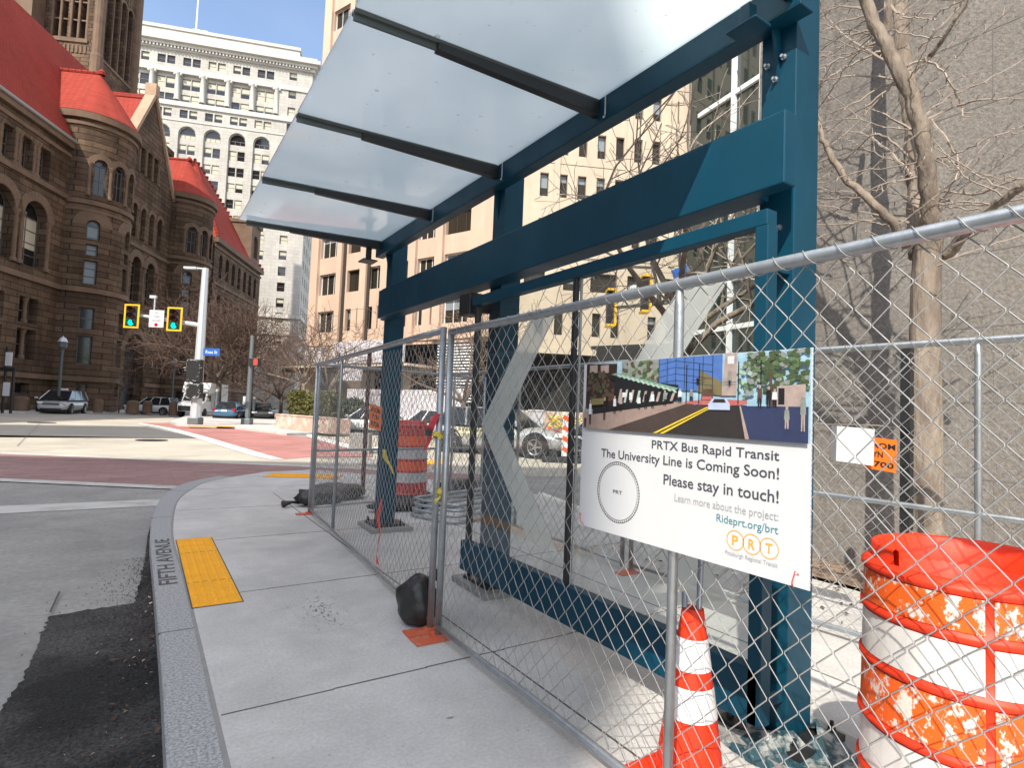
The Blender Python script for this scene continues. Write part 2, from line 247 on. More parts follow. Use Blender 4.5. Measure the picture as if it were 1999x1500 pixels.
M = dict(
 concrete=mat("sidewalk_concrete", (.53, .515, .49), .85, var=.16, scale=1.6, bump=.15, bscale=220, fine=.10, stain=.16, sscale=1.1),
 joint=mat("joint_filler", (.09, .085, .08), .9),
 granite=mat("kerb_granite", (.46, .46, .455), .8, col2=(.17, .175, .18), scale=75, lo=.38, hi=.66, bump=.12, bscale=150),
 road=mat("road_concrete", (.31, .30, .28), .88, var=.16, scale=.7, bump=.2, bscale=160, fine=.12, stain=.2, sscale=.8),
 asphalt=mat("asphalt_patch", (.012, .0115, .011), .9, col2=(.10, .095, .09), scale=1.5, lo=.40, hi=.74, bump=1., bscale=70, detail=14, fine=.75),
 shadegrey=mat("street_shade", (.12, .12, .118), .9, var=.18, scale=.35, bump=.3, bscale=60, fine=.1),  # darker grey that carries the shade on the far street
 cream=mat("pale_concrete_road", (.47, .43, .355), .85, var=.14, scale=.5, bump=.1, bscale=60, fine=.06, stain=.22, sscale=.35),
 brick=masonry("brick_pavers", (.38, .235, .215), (.30, .185, .175), (.27, .2, .19), .4, .2, .012, skew=(1, 0, 1), dirt=.22, bump=.3, bdist=.01, streak=1),
 redlane=mat("red_lane", (.42, .19, .17), .85, var=.18, scale=.6, fine=.08, stain=.25, sscale=.5), 
 white=mat("road_white", (.72, .71, .68), .8, var=.12, scale=3.),
 oldwhite=mat("worn_road_white", (.55, .54, .50), .85, col2=(.32, .31, .29), scale=2.5, lo=.45, hi=.75),
 yellow=mat("tactile_yellow", (.92, .40, .006), .65, var=.12, scale=5, bump=.1, bscale=90, fine=.06),
 teal=mat("teal_paint", (.0005, .051, .093), .42, col2=(.004, .056, .095), scale=1.3, lo=.35, hi=.75, spec=.3, bump=.02, bscale=6, stain=.22, sscale=1.6, drip=.5),
 galv=mat("galvanised_steel", (.42, .45, .47), .38, .75, var=.2, scale=14, bump=.05, bscale=60),
 wire=mat("galvanised_wire", (.34, .34, .335), .5, .35, var=.25, scale=20),
 black=mat("black_metal", (.02, .021, .023), .45),
 dark=mat("dark_void", (.018, .017, .016), .8, var=.3, scale=.8),  # near-black tone puts the shade of deep recesses into the colour
 rubber=mat("black_rubber", (.02, .02, .02), .8),
 bag=mat("black_sandbag", (.022, .022, .022), .42, var=.3, scale=9, bump=.9, bscale=11),
 stone=masonry("brown_sandstone", (.165, .108, .071), (.095, .062, .041), (.048, .032, .022), 1.5, .52, .03, dirt=.6, bump=1.),
 trim=mat("sandstone_trim", (.155, .098, .062), .85, var=.3, scale=.9, bump=.3, bscale=5),
 rooftile=masonry("red_roof_tile", (.36, .058, .04), (.31, .048, .032), (.20, .034, .025), .35, .22, .02, dirt=.16, bump=.35, bdist=.03),
 lime=masonry("pale_limestone", (.50, .475, .425), (.455, .43, .385), (.30, .28, .25), 1.6, .75, .02, dirt=.22, bump=.25),
 limetrim=mat("limestone_trim", (.52, .495, .445), .8, var=.12, scale=.6),
 tan=mat("tan_concrete", (.54, .395, .295), .85, var=.07, scale=.5, bump=.1, bscale=12, stretch=(3, 3, .6), stain=.12, sscale=.35, drip=.3),
 creamwall=mat("cream_concrete", (.54, .445, .335), .85, var=.07, scale=.4, stretch=(3, 3, .5), stain=.12, sscale=.35, drip=.3),
 granitewall=mat("grey_granite_wall", (.27, .245, .218), .85, col2=(.135, .122, .108), scale=26, lo=.32, hi=.72, bump=.4, bscale=40, detail=10, stain=.28, sscale=.55, drip=.35),
 winglass=mat("window_glass", (.018, .018, .018), .06, spec=.7),
 brownglass=mat("brown_window_glass", (.032, .026, .018), .2, spec=.25),
 blind=mat("window_blind", (.50, .46, .36), .8, var=.1, scale=.5),
 blind2=mat("grey_blind", (.20, .23, .25), .5),
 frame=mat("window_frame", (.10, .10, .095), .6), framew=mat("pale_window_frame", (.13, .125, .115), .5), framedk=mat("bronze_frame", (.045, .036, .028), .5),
 curtain=mat("curtain_wall_glass", (.02, .032, .03), .05, spec=.9), alu=mat("white_aluminium", (.68, .70, .70), .4),
 orange=mat("orange_plastic", (.80, .04, .006), .5, var=.06, scale=4, stain=.22, sscale=7, drip=.5),
 wornorange=mat("scuffed_orange_sheeting", (.86, .12, .008), .5, col2=(.75, .64, .57), scale=30, lo=.525, hi=.575, detail=14, stretch=(1, 1, .7), stain=.2, sscale=6, drip=.4),
 wornwhite=mat("scuffed_white_sheeting", (.76, .74, .71), .5, col2=(.42, .37, .31), scale=7, lo=.6, hi=.78, detail=10, stain=.3, sscale=5, drip=.25),
 refl=mat("white_reflective_sheeting", (.72, .72, .72), .45, var=.12, scale=8),
 reflgrey=mat("grey_reflective_sheeting", (.62, .60, .60), .5, var=.12, scale=8),
 reflorange=mat("orange_reflective_sheeting", (.95, .12, .02), .45, var=.1, scale=8),
 plastred=mat("faded_red_plastic", (.58, .05, .035), .5, var=.1, scale=5),
 signwhite=mat("sign_white", (.60, .61, .62), .5, var=.02, scale=3), signorange=mat("orange_sign", (.90, .17, .01), .55, var=.06, scale=6),
 ink=mat("slate_lettering", (.055, .062, .078), .6), tealink=mat("teal_lettering", (.03, .20, .25), .6), yelink=mat("gold_lettering", (.80, .36, .03), .6), greyink=mat("grey_lettering", (.30, .31, .33), .6),
 blackink=mat("black_lettering", (.015, .015, .015), .6), blue=mat("sign_blue", (.02, .12, .46), .45), 
 bark=mat("pale_bark", (.30, .245, .19), .9, col2=(.10, .075, .06), scale=7, lo=.38, hi=.72, bump=1.6, bscale=16, stretch=(1, 1, .3)),
 barkdk=mat("dark_bark", (.15, .105, .075), .9, var=.35, scale=8, bump=.6, bscale=24),
 twig=mat("pale_twig", (.34, .28, .23), .85, var=.3, scale=10), fartwig=mat("brown_twig", (.105, .066, .048), .9, var=.2, scale=2), fartrunk=mat("grey_brown_bark", (.11, .08, .062), .9, var=.3, scale=4),
 hedge=mat("hedge_leaf", (.10, .10, .025), .7, var=.5, scale=6), hedge2=mat("dark_shrub_leaf", (.035, .055, .02), .7, var=.5, scale=5),
 pinkstone=mat("pink_granite", (.48, .34, .27), .8, col2=(.62, .55, .47), scale=1.6, lo=.5, hi=.62), soil=mat("planting_soil", (.13, .09, .06), .95, col2=(.28, .20, .14), scale=14, bump=1., bscale=30),
 polewhite=mat("pale_grey_pole", (.55, .60, .63), .4, .2), polegrey=mat("grey_pole", (.16, .18, .19), .5, .3), poleteal=mat("green_grey_pole", (.09, .11, .11), .5, .2),
 sigyellow=mat("signal_yellow", (.85, .48, .01), .5), lensdark=mat("dark_lens", (.05, .006, .004), .3), lensgreen=mat("green_signal", (.0, .85, .5), .3, emit=.9), lensred=mat("red_hand", (.9, .03, .02), .3, emit=1.2),
 chrome=mat("chrome", (.6, .6, .6), .15, 1.), rim=mat("alloy_rim", (.5, .51, .52), .3, .8), carglass=mat("car_glass", (.02, .022, .024), .06, spec=.35),
 headlight=mat("headlight", (.75, .76, .78), .12), tail=mat("tail_light", (.45, .01, .012), .2), 
 pink=mat("pink_tape", (.62, .06, .08), .55), redtape=mat("red_tape", (.62, .05, .035), .6), yeltape=mat("yellow_tape", (.70, .55, .08), .6, var=.3, scale=10),
 hoard=mat("white_hoarding", (.52, .50, .52), .7, var=.06, scale=.5), plate=mat("orange_base_plate", (.60, .12, .05), .7, col2=(.45, .30, .22), scale=14, lo=.5, hi=.75),
 grout=mat("grout_pad", (.27, .265, .25), .9, var=.15, scale=6), clearwrap=mat("blue_plastic_wrap", (.03, .075, .095), .25, col2=(.36, .38, .36), scale=9, lo=.50, hi=.60, bump=.8, bscale=14),
 leaf1=mat("dry_leaf", (.11, .06, .035), .9), leaf2=mat("pale_litter", (.42, .36, .27), .9), leaf3=mat("red_brown_leaf", (.055, .028, .02), .9),
 truckwhite=mat("truck_white", (.70, .70, .70), .4), wood=mat("white_panel", (.70, .71, .73), .5), 
 glass=glassmat("clear_glass", (.93, .97, .96), .93), frit=glassmat("frosted_stripe", (1, 1, 1), .9, .1, white=.78), fritlow=glassmat("faint_frosted_band", (1, 1, 1), .9, .1, white=.30), roofglass=roofglass())
# ================================================================== GROUND
def spline(P, n=6):
    P = [Vector(p) for p in P]; out = []
    for i in range(len(P)-1):
        a, b, c, d = P[max(i-1, 0)], P[i], P[i+1], P[min(i+2, len(P)-1)]
        for k in range(n):
            t = k/n; out.append(.5*((2*b)+(c-a)*t+(2*a-5*b+4*c-d)*t*t+(3*b-a-3*c+d)*t**3))
    return out+[P[-1]]
def textfit(mb, body, x0, x1, y0, y1, xf, mi=0, bold=0.):
    t = MB(); t.text(body, 1, ID, 0, 'LEFT', bold)
    if not t.v: return
    xs = [v[0] for v in t.v]; ys = [v[1] for v in t.v]
    a, b, c, d = min(xs), max(xs), min(ys), max(ys)
    if x0 is None: x0 = x1-(b-a)/(d-c)*(y1-y0)
    if x1 is None: x1 = x0+(b-a)/(d-c)*(y1-y0)
    mb.add([xf(x0+(v[0]-a)/(b-a)*(x1-x0), y0+(v[1]-c)/(d-c)*(y1-y0), 0) for v in t.v], t.f, mi)
def flat(name, poly, z, m, kind="structure"):
    mb = MB(); mb.sheet(poly, z); o = mb.build(name, m); o["kind"] = kind; return o
flat("ground", [(-2500, -2500), (2500, -2500), (2500, 2500), (-2500, 2500)], RZ, M['road'])
ko = spline([(.165, -5), (.165, 0), (.165, 2.5), (.17, 3.5), (.163, 5.2), (.158, 7.1), (.235, 8.7), (.44, 10.2), (.80, 11.2), (1.3, 11.9)])
ki = spline([(.35, -5), (.35, 0), (.35, 2.5), (.352, 3.6), (.352, 5.2), (.338, 6.9), (.47, 8.95), (.70, 10.1), (1.0, 11.0), (1.5, 11.7)])
mb = MB()
for a, b, c, d in zip(ko, ko[1:], ki, ki[1:]):
    e = .012
    A = lambda p, z, k=0: (p.x+k, p.y, z)
    mb.quad(A(a, RZ-.1), A(b, RZ-.1), A(b, -e), A(a, -e)); mb.quad(A(a, -e), A(b, -e), A(b, 0, e), A(a, 0, e))
    mb.quad(A(a, 0, e), A(b, 0, e), A(d, 0), A(c, 0)); mb.quad(A(c, 0), A(d, 0), A(d, RZ), A(c, RZ))
kerb = structure(mb.build("kerb", M['granite'], smooth=False))
mb = MB()
for y in (1.1, 4.02, 7.9, 10.1):
    x0 = min(ko, key=lambda p: abs(p.y-y)).x; x1 = min(ki, key=lambda p: abs(p.y-y)).x
    mb.box(x0-.001, x1, y-.004, y+.004, -.06, .0012)
yA, yB = G(318, 1143).y, G(312, 1054).y
textfit(mb, "FIFTH AVENUE", 0, yB-yA, .0, .125, lambda x, y, z: (.315-y, yA+x, .0022), 0, .012)
mb.build("kerb_lettering", M['joint'], kerb)
walk = [(p.x+.022, p.y) for p in ki]+[(2.2, 12.4), (2.95, 12.5), (4.7, 10.3), (5.65, 8.0), (5.38, 6.4), (5.0, 3.5), (4.9, -5)]
mb = MB(); mb.prism(walk, RZ-.05, 0.)
side = structure(mb.build("sidewalk", M['concrete']))
mb = MB()
for a, b in zip(ki, ki[1:]): mb.quad((a.x-.001, a.y, -.003), (a.x+.024, a.y, -.003), (b.x+.024, b.y, -.003), (b.x-.001, b.y, -.003))
mb.build("kerb_joint", M['grout'], side)
mb = MB()                                                       # tooled joints, narrow sunk strips of filler
for y in (-.9, 1.03, 2.86, 4.62, 6.44, 8.3, 10.2):
    x0 = min(ki, key=lambda p: abs(p.y-y)).x
    x = x0+.03
    while x < 4.9:
        x2 = min(x+.5, 4.9); j = .0016*random.random(); mb.box(x, x2, y-.004-j+(x-x0)*.012, y+.004+j+(x-x0)*.012, -.02, .0012); x = x2
for xx, y1 in ((1.80, 9.5), (3.3, 9.5)): mb.box(xx-.005, xx+.005, -5, y1, -.02, .0016)
mb.build("sidewalk_joint", M['joint'], side)
mb = MB(); k2 = [Vector(p+(0,)) for p in ((2.95, 12.5), (4.7, 10.3), (5.65, 8.0), (5.38, 6.4), (5.0, 3.5), (4.9, -5))]
for a, b in zip(k2, k2[1:]):
    n = Vector((b.y-a.y, a.x-b.x, 0)).normalized()*.17
    for z0, z1 in ((RZ-.05, .006),):
        P = [a, b, b-n, a-n]; mb.prism([(p.x, p.y) for p in P], z0, z1)
structure(mb.build("kerb_by_street", M['limetrim']))
# tactile plates
def tactile(name, label, x0, x1, y0, y1, rz=0., o=(0, 0), dz=.006):
    t = thing(name, label, "tactile paving", (o[0], o[1], 0), rz)
    mb = MB(); mb.box(x0, x1, y0, y1, -.01, dz)
    ny = int((y1-y0)/.06); nx = max(2, int((x1-x0)/.06))
    for i in range(nx):
        for j in range(ny):
            mb.lathe([(.017, dz), (.012, dz+.005), (0, dz+.0055)], 6, 0, (x0+(i+.5)*(x1-x0)/nx, y0+(j+.5)*(y1-y0)/ny, 0))
    mb.build("plate", M['yellow'], t)
    mb = MB()
    for f in (.27, .72): mb.box(x0, x1, y0+(y1-y0)*f-.003, y0+(y1-y0)*f+.003, 0, dz+.0012)
    mb.box(x0-.008, x0-.001, y0-.01, y1, 0, .003); mb.box(x1+.001, x1+.01, y0-.01, y1, 0, .003); mb.box(x0, x1, y0-.01, y0-.001, 0, .003); mb.box(x0, x1, y1+.001, y1+.01, 0, .003)
    mb.build("plate_seam", M['joint'], t); return t
tactile("tactile_plate", "long yellow domed plate set in the sidewalk beside the lettered kerb", .372, .675, 4.40, 6.58)
tactile("tactile_plate", "yellow domed plate at the dropped corner by the red brick crossing", 0, 1.35, 0, .62, R(-28), (2.0, 11.55))
tactile("tactile_plate", "yellow domed plate on the far corner beside the white signal pole", 0, 2.2, 0, .9, R(-8), tuple(G(366, 832))[:2])
# road surfaces
def ragged(P, amp=.013, step=.03):
    out = []; rnd = random.Random(4)
    for a, b in zip(P, P[1:]+P[:1]):
        n = max(1, int(math.dist(a, b)/step)); n = min(n, 120)
        for k in range(n): t = k/n; e = amp if (a[0] < .1 and b[0] < .15 and k) else 0; out.append((a[0]+(b[0]-a[0])*t+rnd.gauss(0, e*.6), a[1]+(b[1]-a[1])*t+rnd.gauss(0, e*.6)))
    return out
c5 = lambda L: G2([(x*.31, 780+y*.31) for x, y in L])
patch = structure(flat("asphalt_patch", ragged(G2([(95, 1206), (200, 1188), (262, 1180), (270, 1150), (277, 1120), (284, 1080), (288, 1048), (293, 1030), (300, 1030)])+[(.17, 7), (.17, 0.), (-2.2, 0.), (-1.2, 2.6)]+G2([(-40, 1440), (0, 1392), (45, 1325), (70, 1272)])), RZ+.006, M['asphalt']))
flat("crosswalk_band", [(-14, 9.25), (.35, 9.55), (.5, 10.15), (-14, 10.15)], RZ+.005, M['oldwhite'])
flat("street_shade", [(-40, 24.6), (2.05, 25.5), (.3, 35.5), (-40, 32.5)], RZ+.004, M['shadegrey'])  # shaded stretch of street, its shade painted as a darker surface
d = Vector((.82, -.572)); n = Vector((.572, .82)); b0 = Vector((-2.0, 13.3))
q = lambda s, w: tuple(b0+d*s+n*w)
flat("brick_crosswalk", [q(-16, 0), q(9, 0), q(9, 3.9), q(-16, 3.9)], RZ+.012, M['brick'])
flat("crosswalk_edge", [q(-16, -.32), q(9, -.32), q(9, .02), q(-16, .02)], RZ+.016, M['oldwhite'])
flat("crosswalk_edge", [q(-16, 3.88), q(6.3, 3.88), q(6.3, 4.2), q(-16, 4.2)], RZ+.016, M['oldwhite'])
flat("pale_concrete_road", [q(-16, 4.0), q(5.9, 4.0), (2.0, 25.5), (-40, 24.6), (-40, 33)], RZ+.008, M['cream'])
flat("pale_concrete_street", [(-60, 31), (.2, 36), (2.4, 47), (2.0, 60), (-60, 44)], RZ+.006, M['cream'])
flat("pale_street_lane", [(5.8, 12.2), (9.3, 10.8), (13, 9), (20, 5), (30, 16), (16, 26), (10, 34), (7.5, 30), (5.6, 20)], RZ+.005, M['cream'])
wl = [(860, 155), (1000, 180), (1200, 235), (1400, 300), (1600, 362), (1700, 382)]; wr = [(1795, 384), (1700, 360), (1500, 300), (1300, 240), (1100, 188), (890, 152)]
flat("red_lane", c5([(895, 150), (1060, 150), (1100, 165), (1480, 186), (1920, 242)])+G2([(640, 858), (727, 876), (727, 893), (600, 894)])+c5([(1795, 379)]+wr[1:]), RZ+.016, M['redlane'])
flat("lane_edge_line", c5(wl+wr), RZ+.022, M['white'])
flat("lane_edge_line", G2([(600, 848), (679, 868), (760, 878), (760, 886), (675, 876), (598, 853)]), RZ+.024, M['white'])
flat("lane_edge_line", G2([(1054, 962), (1140, 995), (1140, 1001), (1050, 968)]), RZ+.024, M['white'])
flat("lane_edge_line", G2([(780, 902), (865, 900), (865, 908), (780, 910)]), RZ+.024, M['yellow'])
for x, y, r, l in ((296, 861, .5, "round iron manhole cover in the pale concrete beside the red lane"), (82, 826, .6, "round iron manhole cover in the far dark asphalt near the van")):
    p = G(x, y, RZ); mb = MB(); mb.lathe([(r, .012), (r, .03), (r*.92, .032), (r*.9, .02), (0, .022)], 28, 0, (p.x, p.y, RZ)); tag(mb.build("manhole_cover", M['black']), l, "manhole cover")
mb = MB()
for a, b in (((116, 1162), (97, 1204)), ((78, 827), (33, 873)), ((640, 1500), (640, 1501))):
    A, B = G(*a, RZ), G(*b, RZ); t = (B-A).normalized() if (B-A).length > .01 else Vector((1, 0, 0)); k = Vector((-t.y, t.x, 0))*.007
    mb.quad(A-k, B-k, B+k, A+k)
for v in range(len(mb.v)): mb.v[v] = (mb.v[v][0], mb.v[v][1], RZ+.027)
structure(mb.build("road_joint", M['joint']))
# far corner sidewalk, courthouse sidewalk, plaza under the office block
mb = MB(); mb.prism([tuple(G(x, y))[:2] for x, y in ((332, 822), (345, 828), (400, 830.5), (459, 834), (530, 842), (560, 846), (640, 844))]+[(9.6, 36.5), (12, 37), (14, 60), (9, 75), (5, 66), (3.2, 55)], RZ-.05, 0)
structure(mb.build("corner_pavement", M['concrete']))
CU, CN, CP = Vector((.44, .898, 0)), Vector((.898, -.44, 0)), Vector((-6., 63.5, 0))
cw = lambda u, v: tuple(CP+CU*u+CN*v)[:2]
mb = MB(); mb.prism([cw(-45, -2), cw(-45, 3.1), cw(60, 3.1), cw(60, -2)], RZ-.05, .02); structure(mb.build("courthouse_pavement", M['concrete']))
mb = MB(); mb.prism([(14.5, 30), (17, 24), (30, 10), (60, 30), (22, 70)], RZ-.05, .02); structure(mb.build("plaza_pavement", M['concrete']))
bed = flat("planting_bed", [(5.17, -5), (5.17, 3.4), (5.4, 5.2), (9, 5.6), (9, -5)], .03, M['soil'])
# leaf litter and grit in the gutter
random.seed(5); mb = MB()
for i in range(620):
    y = random.uniform(.6, 6.4); w = .05+.55*max(0, min(1, (5.4-y)/3.2))
    x = .155-abs(random.gauss(0, .5))*w; s = random.choice((.005, .006, .008, .012, .02))*random.uniform(.6, 1.2)
    if y > 5.2: s *= .5
    a = random.uniform(0, 6.3); t = random.uniform(-.5, .5); c, e = math.cos(a)*s, math.sin(a)*s; z = RZ+.012+random.random()*.02
    mb.add([(x-c, y-e, z-t*s), (x+e*.5, y-c*.5, z+.004), (x+c, y+e, z+t*s), (x-e*.5, y+c*.5, z+.002)], [(0, 1, 2, 3)], random.choices((0, 1, 2), (5, 2, 6))[0])
for i in range(2600):
    y = random.uniform(1.2, 6.5); k = max(0, min(1, (6.6-y)/1.5)); x = .16-abs(random.gauss(0, .07+.16*k)); s = random.uniform(.003, .008); a = random.uniform(0, 6); z = RZ+.009
    mb.add([(x+s*math.cos(a+j*2.1), y+s*math.sin(a+j*2.1), z+(.006 if j == 0 else 0)) for j in range(3)], [(0, 1, 2)], random.choice((2, 3, 3)))
tag(mb.build("leaf_litter", [M['leaf1'], M['leaf2'], M['leaf3'], M['asphalt']]), "dry leaves and grit lying in the gutter by the kerb", "litter", kind="stuff")
mb = MB()
for i in range(150):
    x, y = random.uniform(.5, 1.65), random.uniform(1.9, 6.5); s = random.uniform(.0015, .0045); a = random.uniform(0, 6)
    mb.add([(x+s*math.cos(a+j*1.57), y+s*math.sin(a+j*1.57)*1.4, .0025) for j in range(4)], [(0, 1, 2, 3)], 0)
for i in range(90):
    x, y = random.gauss(1.12, .07), random.gauss(3.95, .16); s = random.uniform(.003, .012); a = random.gauss(.9, .5)
    c, e = math.cos(a)*s*1.6, math.sin(a)*s*1.6; mb.add([(x-c, y-e, .003), (x+e*.35, y-c*.35, .003), (x+c, y+e, .003), (x-e*.35, y+c*.35, .003)], [(0, 1, 2, 3)], 0)
mb.add([(1.24, 2.35, .004), (1.27, 2.345, .006), (1.28, 2.352, .004), (1.25, 2.36, .005)], [(0, 1, 2, 3)], 1)
tag(mb.build("grit", [M['grout'], M['leaf2']]), "dark specks and scuff marks scattered on the sidewalk slabs", "grit", kind="stuff")
random.seed(8); mb = MB()
for i in range(900):
    x, y = random.uniform(4.0, 6.8), random.uniform(-2, 5); s = random.uniform(.01, .04); a = random.uniform(0, 6.3); c, e = math.cos(a)*s, math.sin(a)*s; z = .05+random.random()*.03 if x > 5.2 else .008+random.random()*.01
    if x < 5.2 and random.random() < .6: continue
    mb.add([(x-c, y-e, z), (x+e*.5, y-c*.5, z+.012), (x+c, y+e, z), (x-e*.5, y+c*.5, z+.006)], [(0, 1, 2, 3)], random.choice((0, 0, 1, 2)))
tag(mb.build("fallen_leaves", [M['leaf1'], M['leaf2'], M['leaf3']]), "brown leaves lying on the planting bed under the tree", "leaves", kind="stuff")
# ================================================================== BUS SHELTER
sh = thing("bus_shelter", "teal steel bus shelter with a frosted glass roof behind the wire fence", "bus shelter", (2.35, 3.93, 0))
ox = lambda x, y, z: (x-2.35, y-3.93, z)
def part(name, boxes, m, parent=sh, bev=.004, xf=ox):
    mb = MB()
    for b in boxes: mb.box(*b, 0, xf)
    return mb.build(name, m, parent, bevel=bev)
for y in (1.49, 3.93, 6.38):
    c = part("column", [(2.35, 2.535, y-.085, y+.085, .07, 3.52)], M['teal'])
    mb = MB(); mb.box(2.27, 2.62, y-.19, y+.19, .045, .07, 0, ox)
    for a in (2.30, 2.585):
        for b in (-.15, .15): mb.lathe([(.016, .07), (.016, .095), (.008, .095), (.008, .12), (0, .12)], 6, 0, ox(a, y+b, 0))
    mb.build("base_plate", M['black'], c)
    mb = MB(); P = [(2.20, y-.27), (2.68, y-.29), (2.71, y+.26), (2.22, y+.29)]; mb.prism(P, 0.001, .044, 0, ox); mb.build("grout_pad", M['grout'], c)
    mb = MB(); mb.prism([(2.30, 3.19), (2.36, 3.19), (2.36, 2.92)], y-.008, y+.008, 0, lambda a, b, e: ox(a, e, b)); mb.build("gusset", M['teal'], c)
mb = MB(); c1 = [o for o in S.objects if o.parent == sh and o.name.startswith("column")][0]
for px, py in ((1532, 112), (1500, 131), (1515, 156), (1522, 445)):
    p = onX(px, py, 2.35); A = Vector(ox(*p))
    mb.tube([A, A-Vector((.028, 0, 0))], .0075, 8); mb.tube([A, A-Vector((.010, 0, 0))], .014, 6)
mb.build("bolt", M['galv'], c1)
rb = part("roof_beam", [(2.25, 2.262, 1.33, 6.60, 3.195, 3.40), (2.25, 2.35, 1.33, 6.60, 3.19, 3.205)], M['teal'])
mb = MB()
for y in (2.60, 3.78, 5.04): mb.box(2.2455, 2.252, y-.05, y-.044, 3.21, 3.36, 0, ox); mb.box(2.2455, 2.252, y-.05, y-.03, 3.208, 3.222, 0, ox)
mb.build("weld_seam", M['wood'], rb)
board = part("fascia_board", [(2.15, 2.235, 1.33, 6.13, 2.385, 2.695)], M['teal'], bev=.006)
part("tie_beam", [(2.26, 2.34, 1.52, 6.34, 2.40, 2.765)], M['teal'])
part("bracket", [(2.10, 2.15, 1.47, 1.52, 3.12, 3.22), (2.07, 2.18, 1.42, 1.57, 3.108, 3.12)], M['teal'])
part("bracket", [(2.09, 2.14, 6.42, 6.48, 3.10, 3.25), (2.03, 2.20, 6.36, 6.56, 3.085, 3.10)], M['black'])
zr = lambda x: 3.275+(x-.73)*.045                               # glass roof falls gently to the street side
def roofbar(y, near=.73):
    mb = MB()
    def bar(x0, x1, w, d0, d1):
        P = []
        for x, d in ((x0, d0), (x1, d1)):
            for s in (-1, 1):
                for e in (0, 1): P.append(ox(x, y+s*w/2, zr(x)-.004-e*d))
        mb.add(P, [(0, 1, 3, 2), (4, 6, 7, 5), (0, 4, 5, 1), (2, 3, 7, 6), (1, 5, 7, 3), (0, 2, 6, 4)])
    bar(near+.43, 2.25, .05, .055, .10)
    mb.build("outrigger", M['black'], sh, bevel=.003)
    mb = MB()
    bar(near, near+.45, .012, .05, .05)
    for s in (-1, 1): 
        x0, x1 = near, 2.24
        mb.tube([ox(x0, y+s*.022, zr(x0)-.012), ox(x1, y+s*.022, zr(x1)-.012)], .011, 4)
    mb.build("glazing_bar", M['poleteal'], sh)
for y in (1.38, 2.63, 3.81, 5.07): roofbar(y)
roofbar(6.41, .80)
for a, b in ((1.34, 2.615), (2.645, 3.795), (3.825, 5.055), (5.085, 6.43)):
    mb = MB(); P = [(.73, a), (2.262, a), (2.262, b), (.73, b)]
    mb.add([ox(x, y, zr(x)) for x, y in P]+[ox(x, y, zr(x)+.011) for x, y in P], [(3, 2, 1, 0), (4, 5, 6, 7), (0, 1, 5, 4), (1, 2, 6, 5), (2, 3, 7, 6), (3, 0, 4, 7)])
    mb.build("roof_pane", M['roofglass'], sh)
part("control_box", [(2.13, 2.25, 3.95, 4.13, 2.165, 2.34), (2.25, 2.36, 4.0, 4.06, 2.2, 2.28)], M['black'], bev=.006)
part("screen_top_rail", [(2.13, 2.20, 1.39, 3.91, 2.222, 2.29)], M['teal'])
part("screen_bottom_rail", [(2.13, 2.20, 1.40, 3.93, .18, .40)], M['teal'])
part("screen_post", [(2.13, 2.20, 1.385, 1.445, .18, 2.222), (2.20, 2.35, 1.42, 1.47, .22, .28), (2.20, 2.35, 1.42, 1.47, 2.05, 2.11)], M['teal'])
part("screen_post", [(2.155, 2.20, 3.87, 3.905, .40, 2.222)], M['black'])
part("screen_mullion", [(2.135, 2.165, 2.635, 2.665, .40, 2.222)], M['black'])
part("gasket", [(2.165, 2.18, 2.622, 2.63, .40, 2.222)], M['galv'], bev=0)
for a, b, sft in ((1.445, 2.63, -1.27), (2.67, 3.87, 0)):
    mb = MB(); mb.quad(ox(2.172, b, .40), ox(2.172, a, .40), ox(2.172, a, 2.222), ox(2.172, b, 2.222)); pn = mb.build("screen_pane", M['glass'], sh)
    mb = MB()
    for P in ([(3.75, 1.30), (3.44, 1.30), (2.845, 2.06), (3.13, 2.06)], [(3.75, 1.30), (3.07, .56), (2.77, .56), (3.44, 1.30)]):
        P = [(max(a+.01, y+sft), z) for y, z in P]
        mb.add([ox(2.167, y, z) for y, z in P], [(0, 1, 2, 3)])
    mb.build("frosted_chevron", M['frit'], pn)
# wrapped foot of the near column
random.seed(3); mb = MB(); k = 16; rows = 4
for j in range(rows):
    for i in range(k):
        a = 2*math.pi*i/k; r = (.27, .24, .17, .11)[j]*random.uniform(.85, 1.18); mb.v.append((2.43+r*math.cos(a)*.9, 1.46+r*math.sin(a)*1.1, max(.004, (0, .04, .085, .11)[j]*random.uniform(.6, 1.3))))
for j in range(rows-1):
    for i in range(k): mb.f.append([j*k+i, j*k+(i+1) % k, (j+1)*k+(i+1) % k, (j+1)*k+i]); mb.m.append(0)
tag(mb.build("plastic_wrap", M['clearwrap']), "crumpled bluish plastic wrapped round the foot of the near teal column", "plastic sheet")
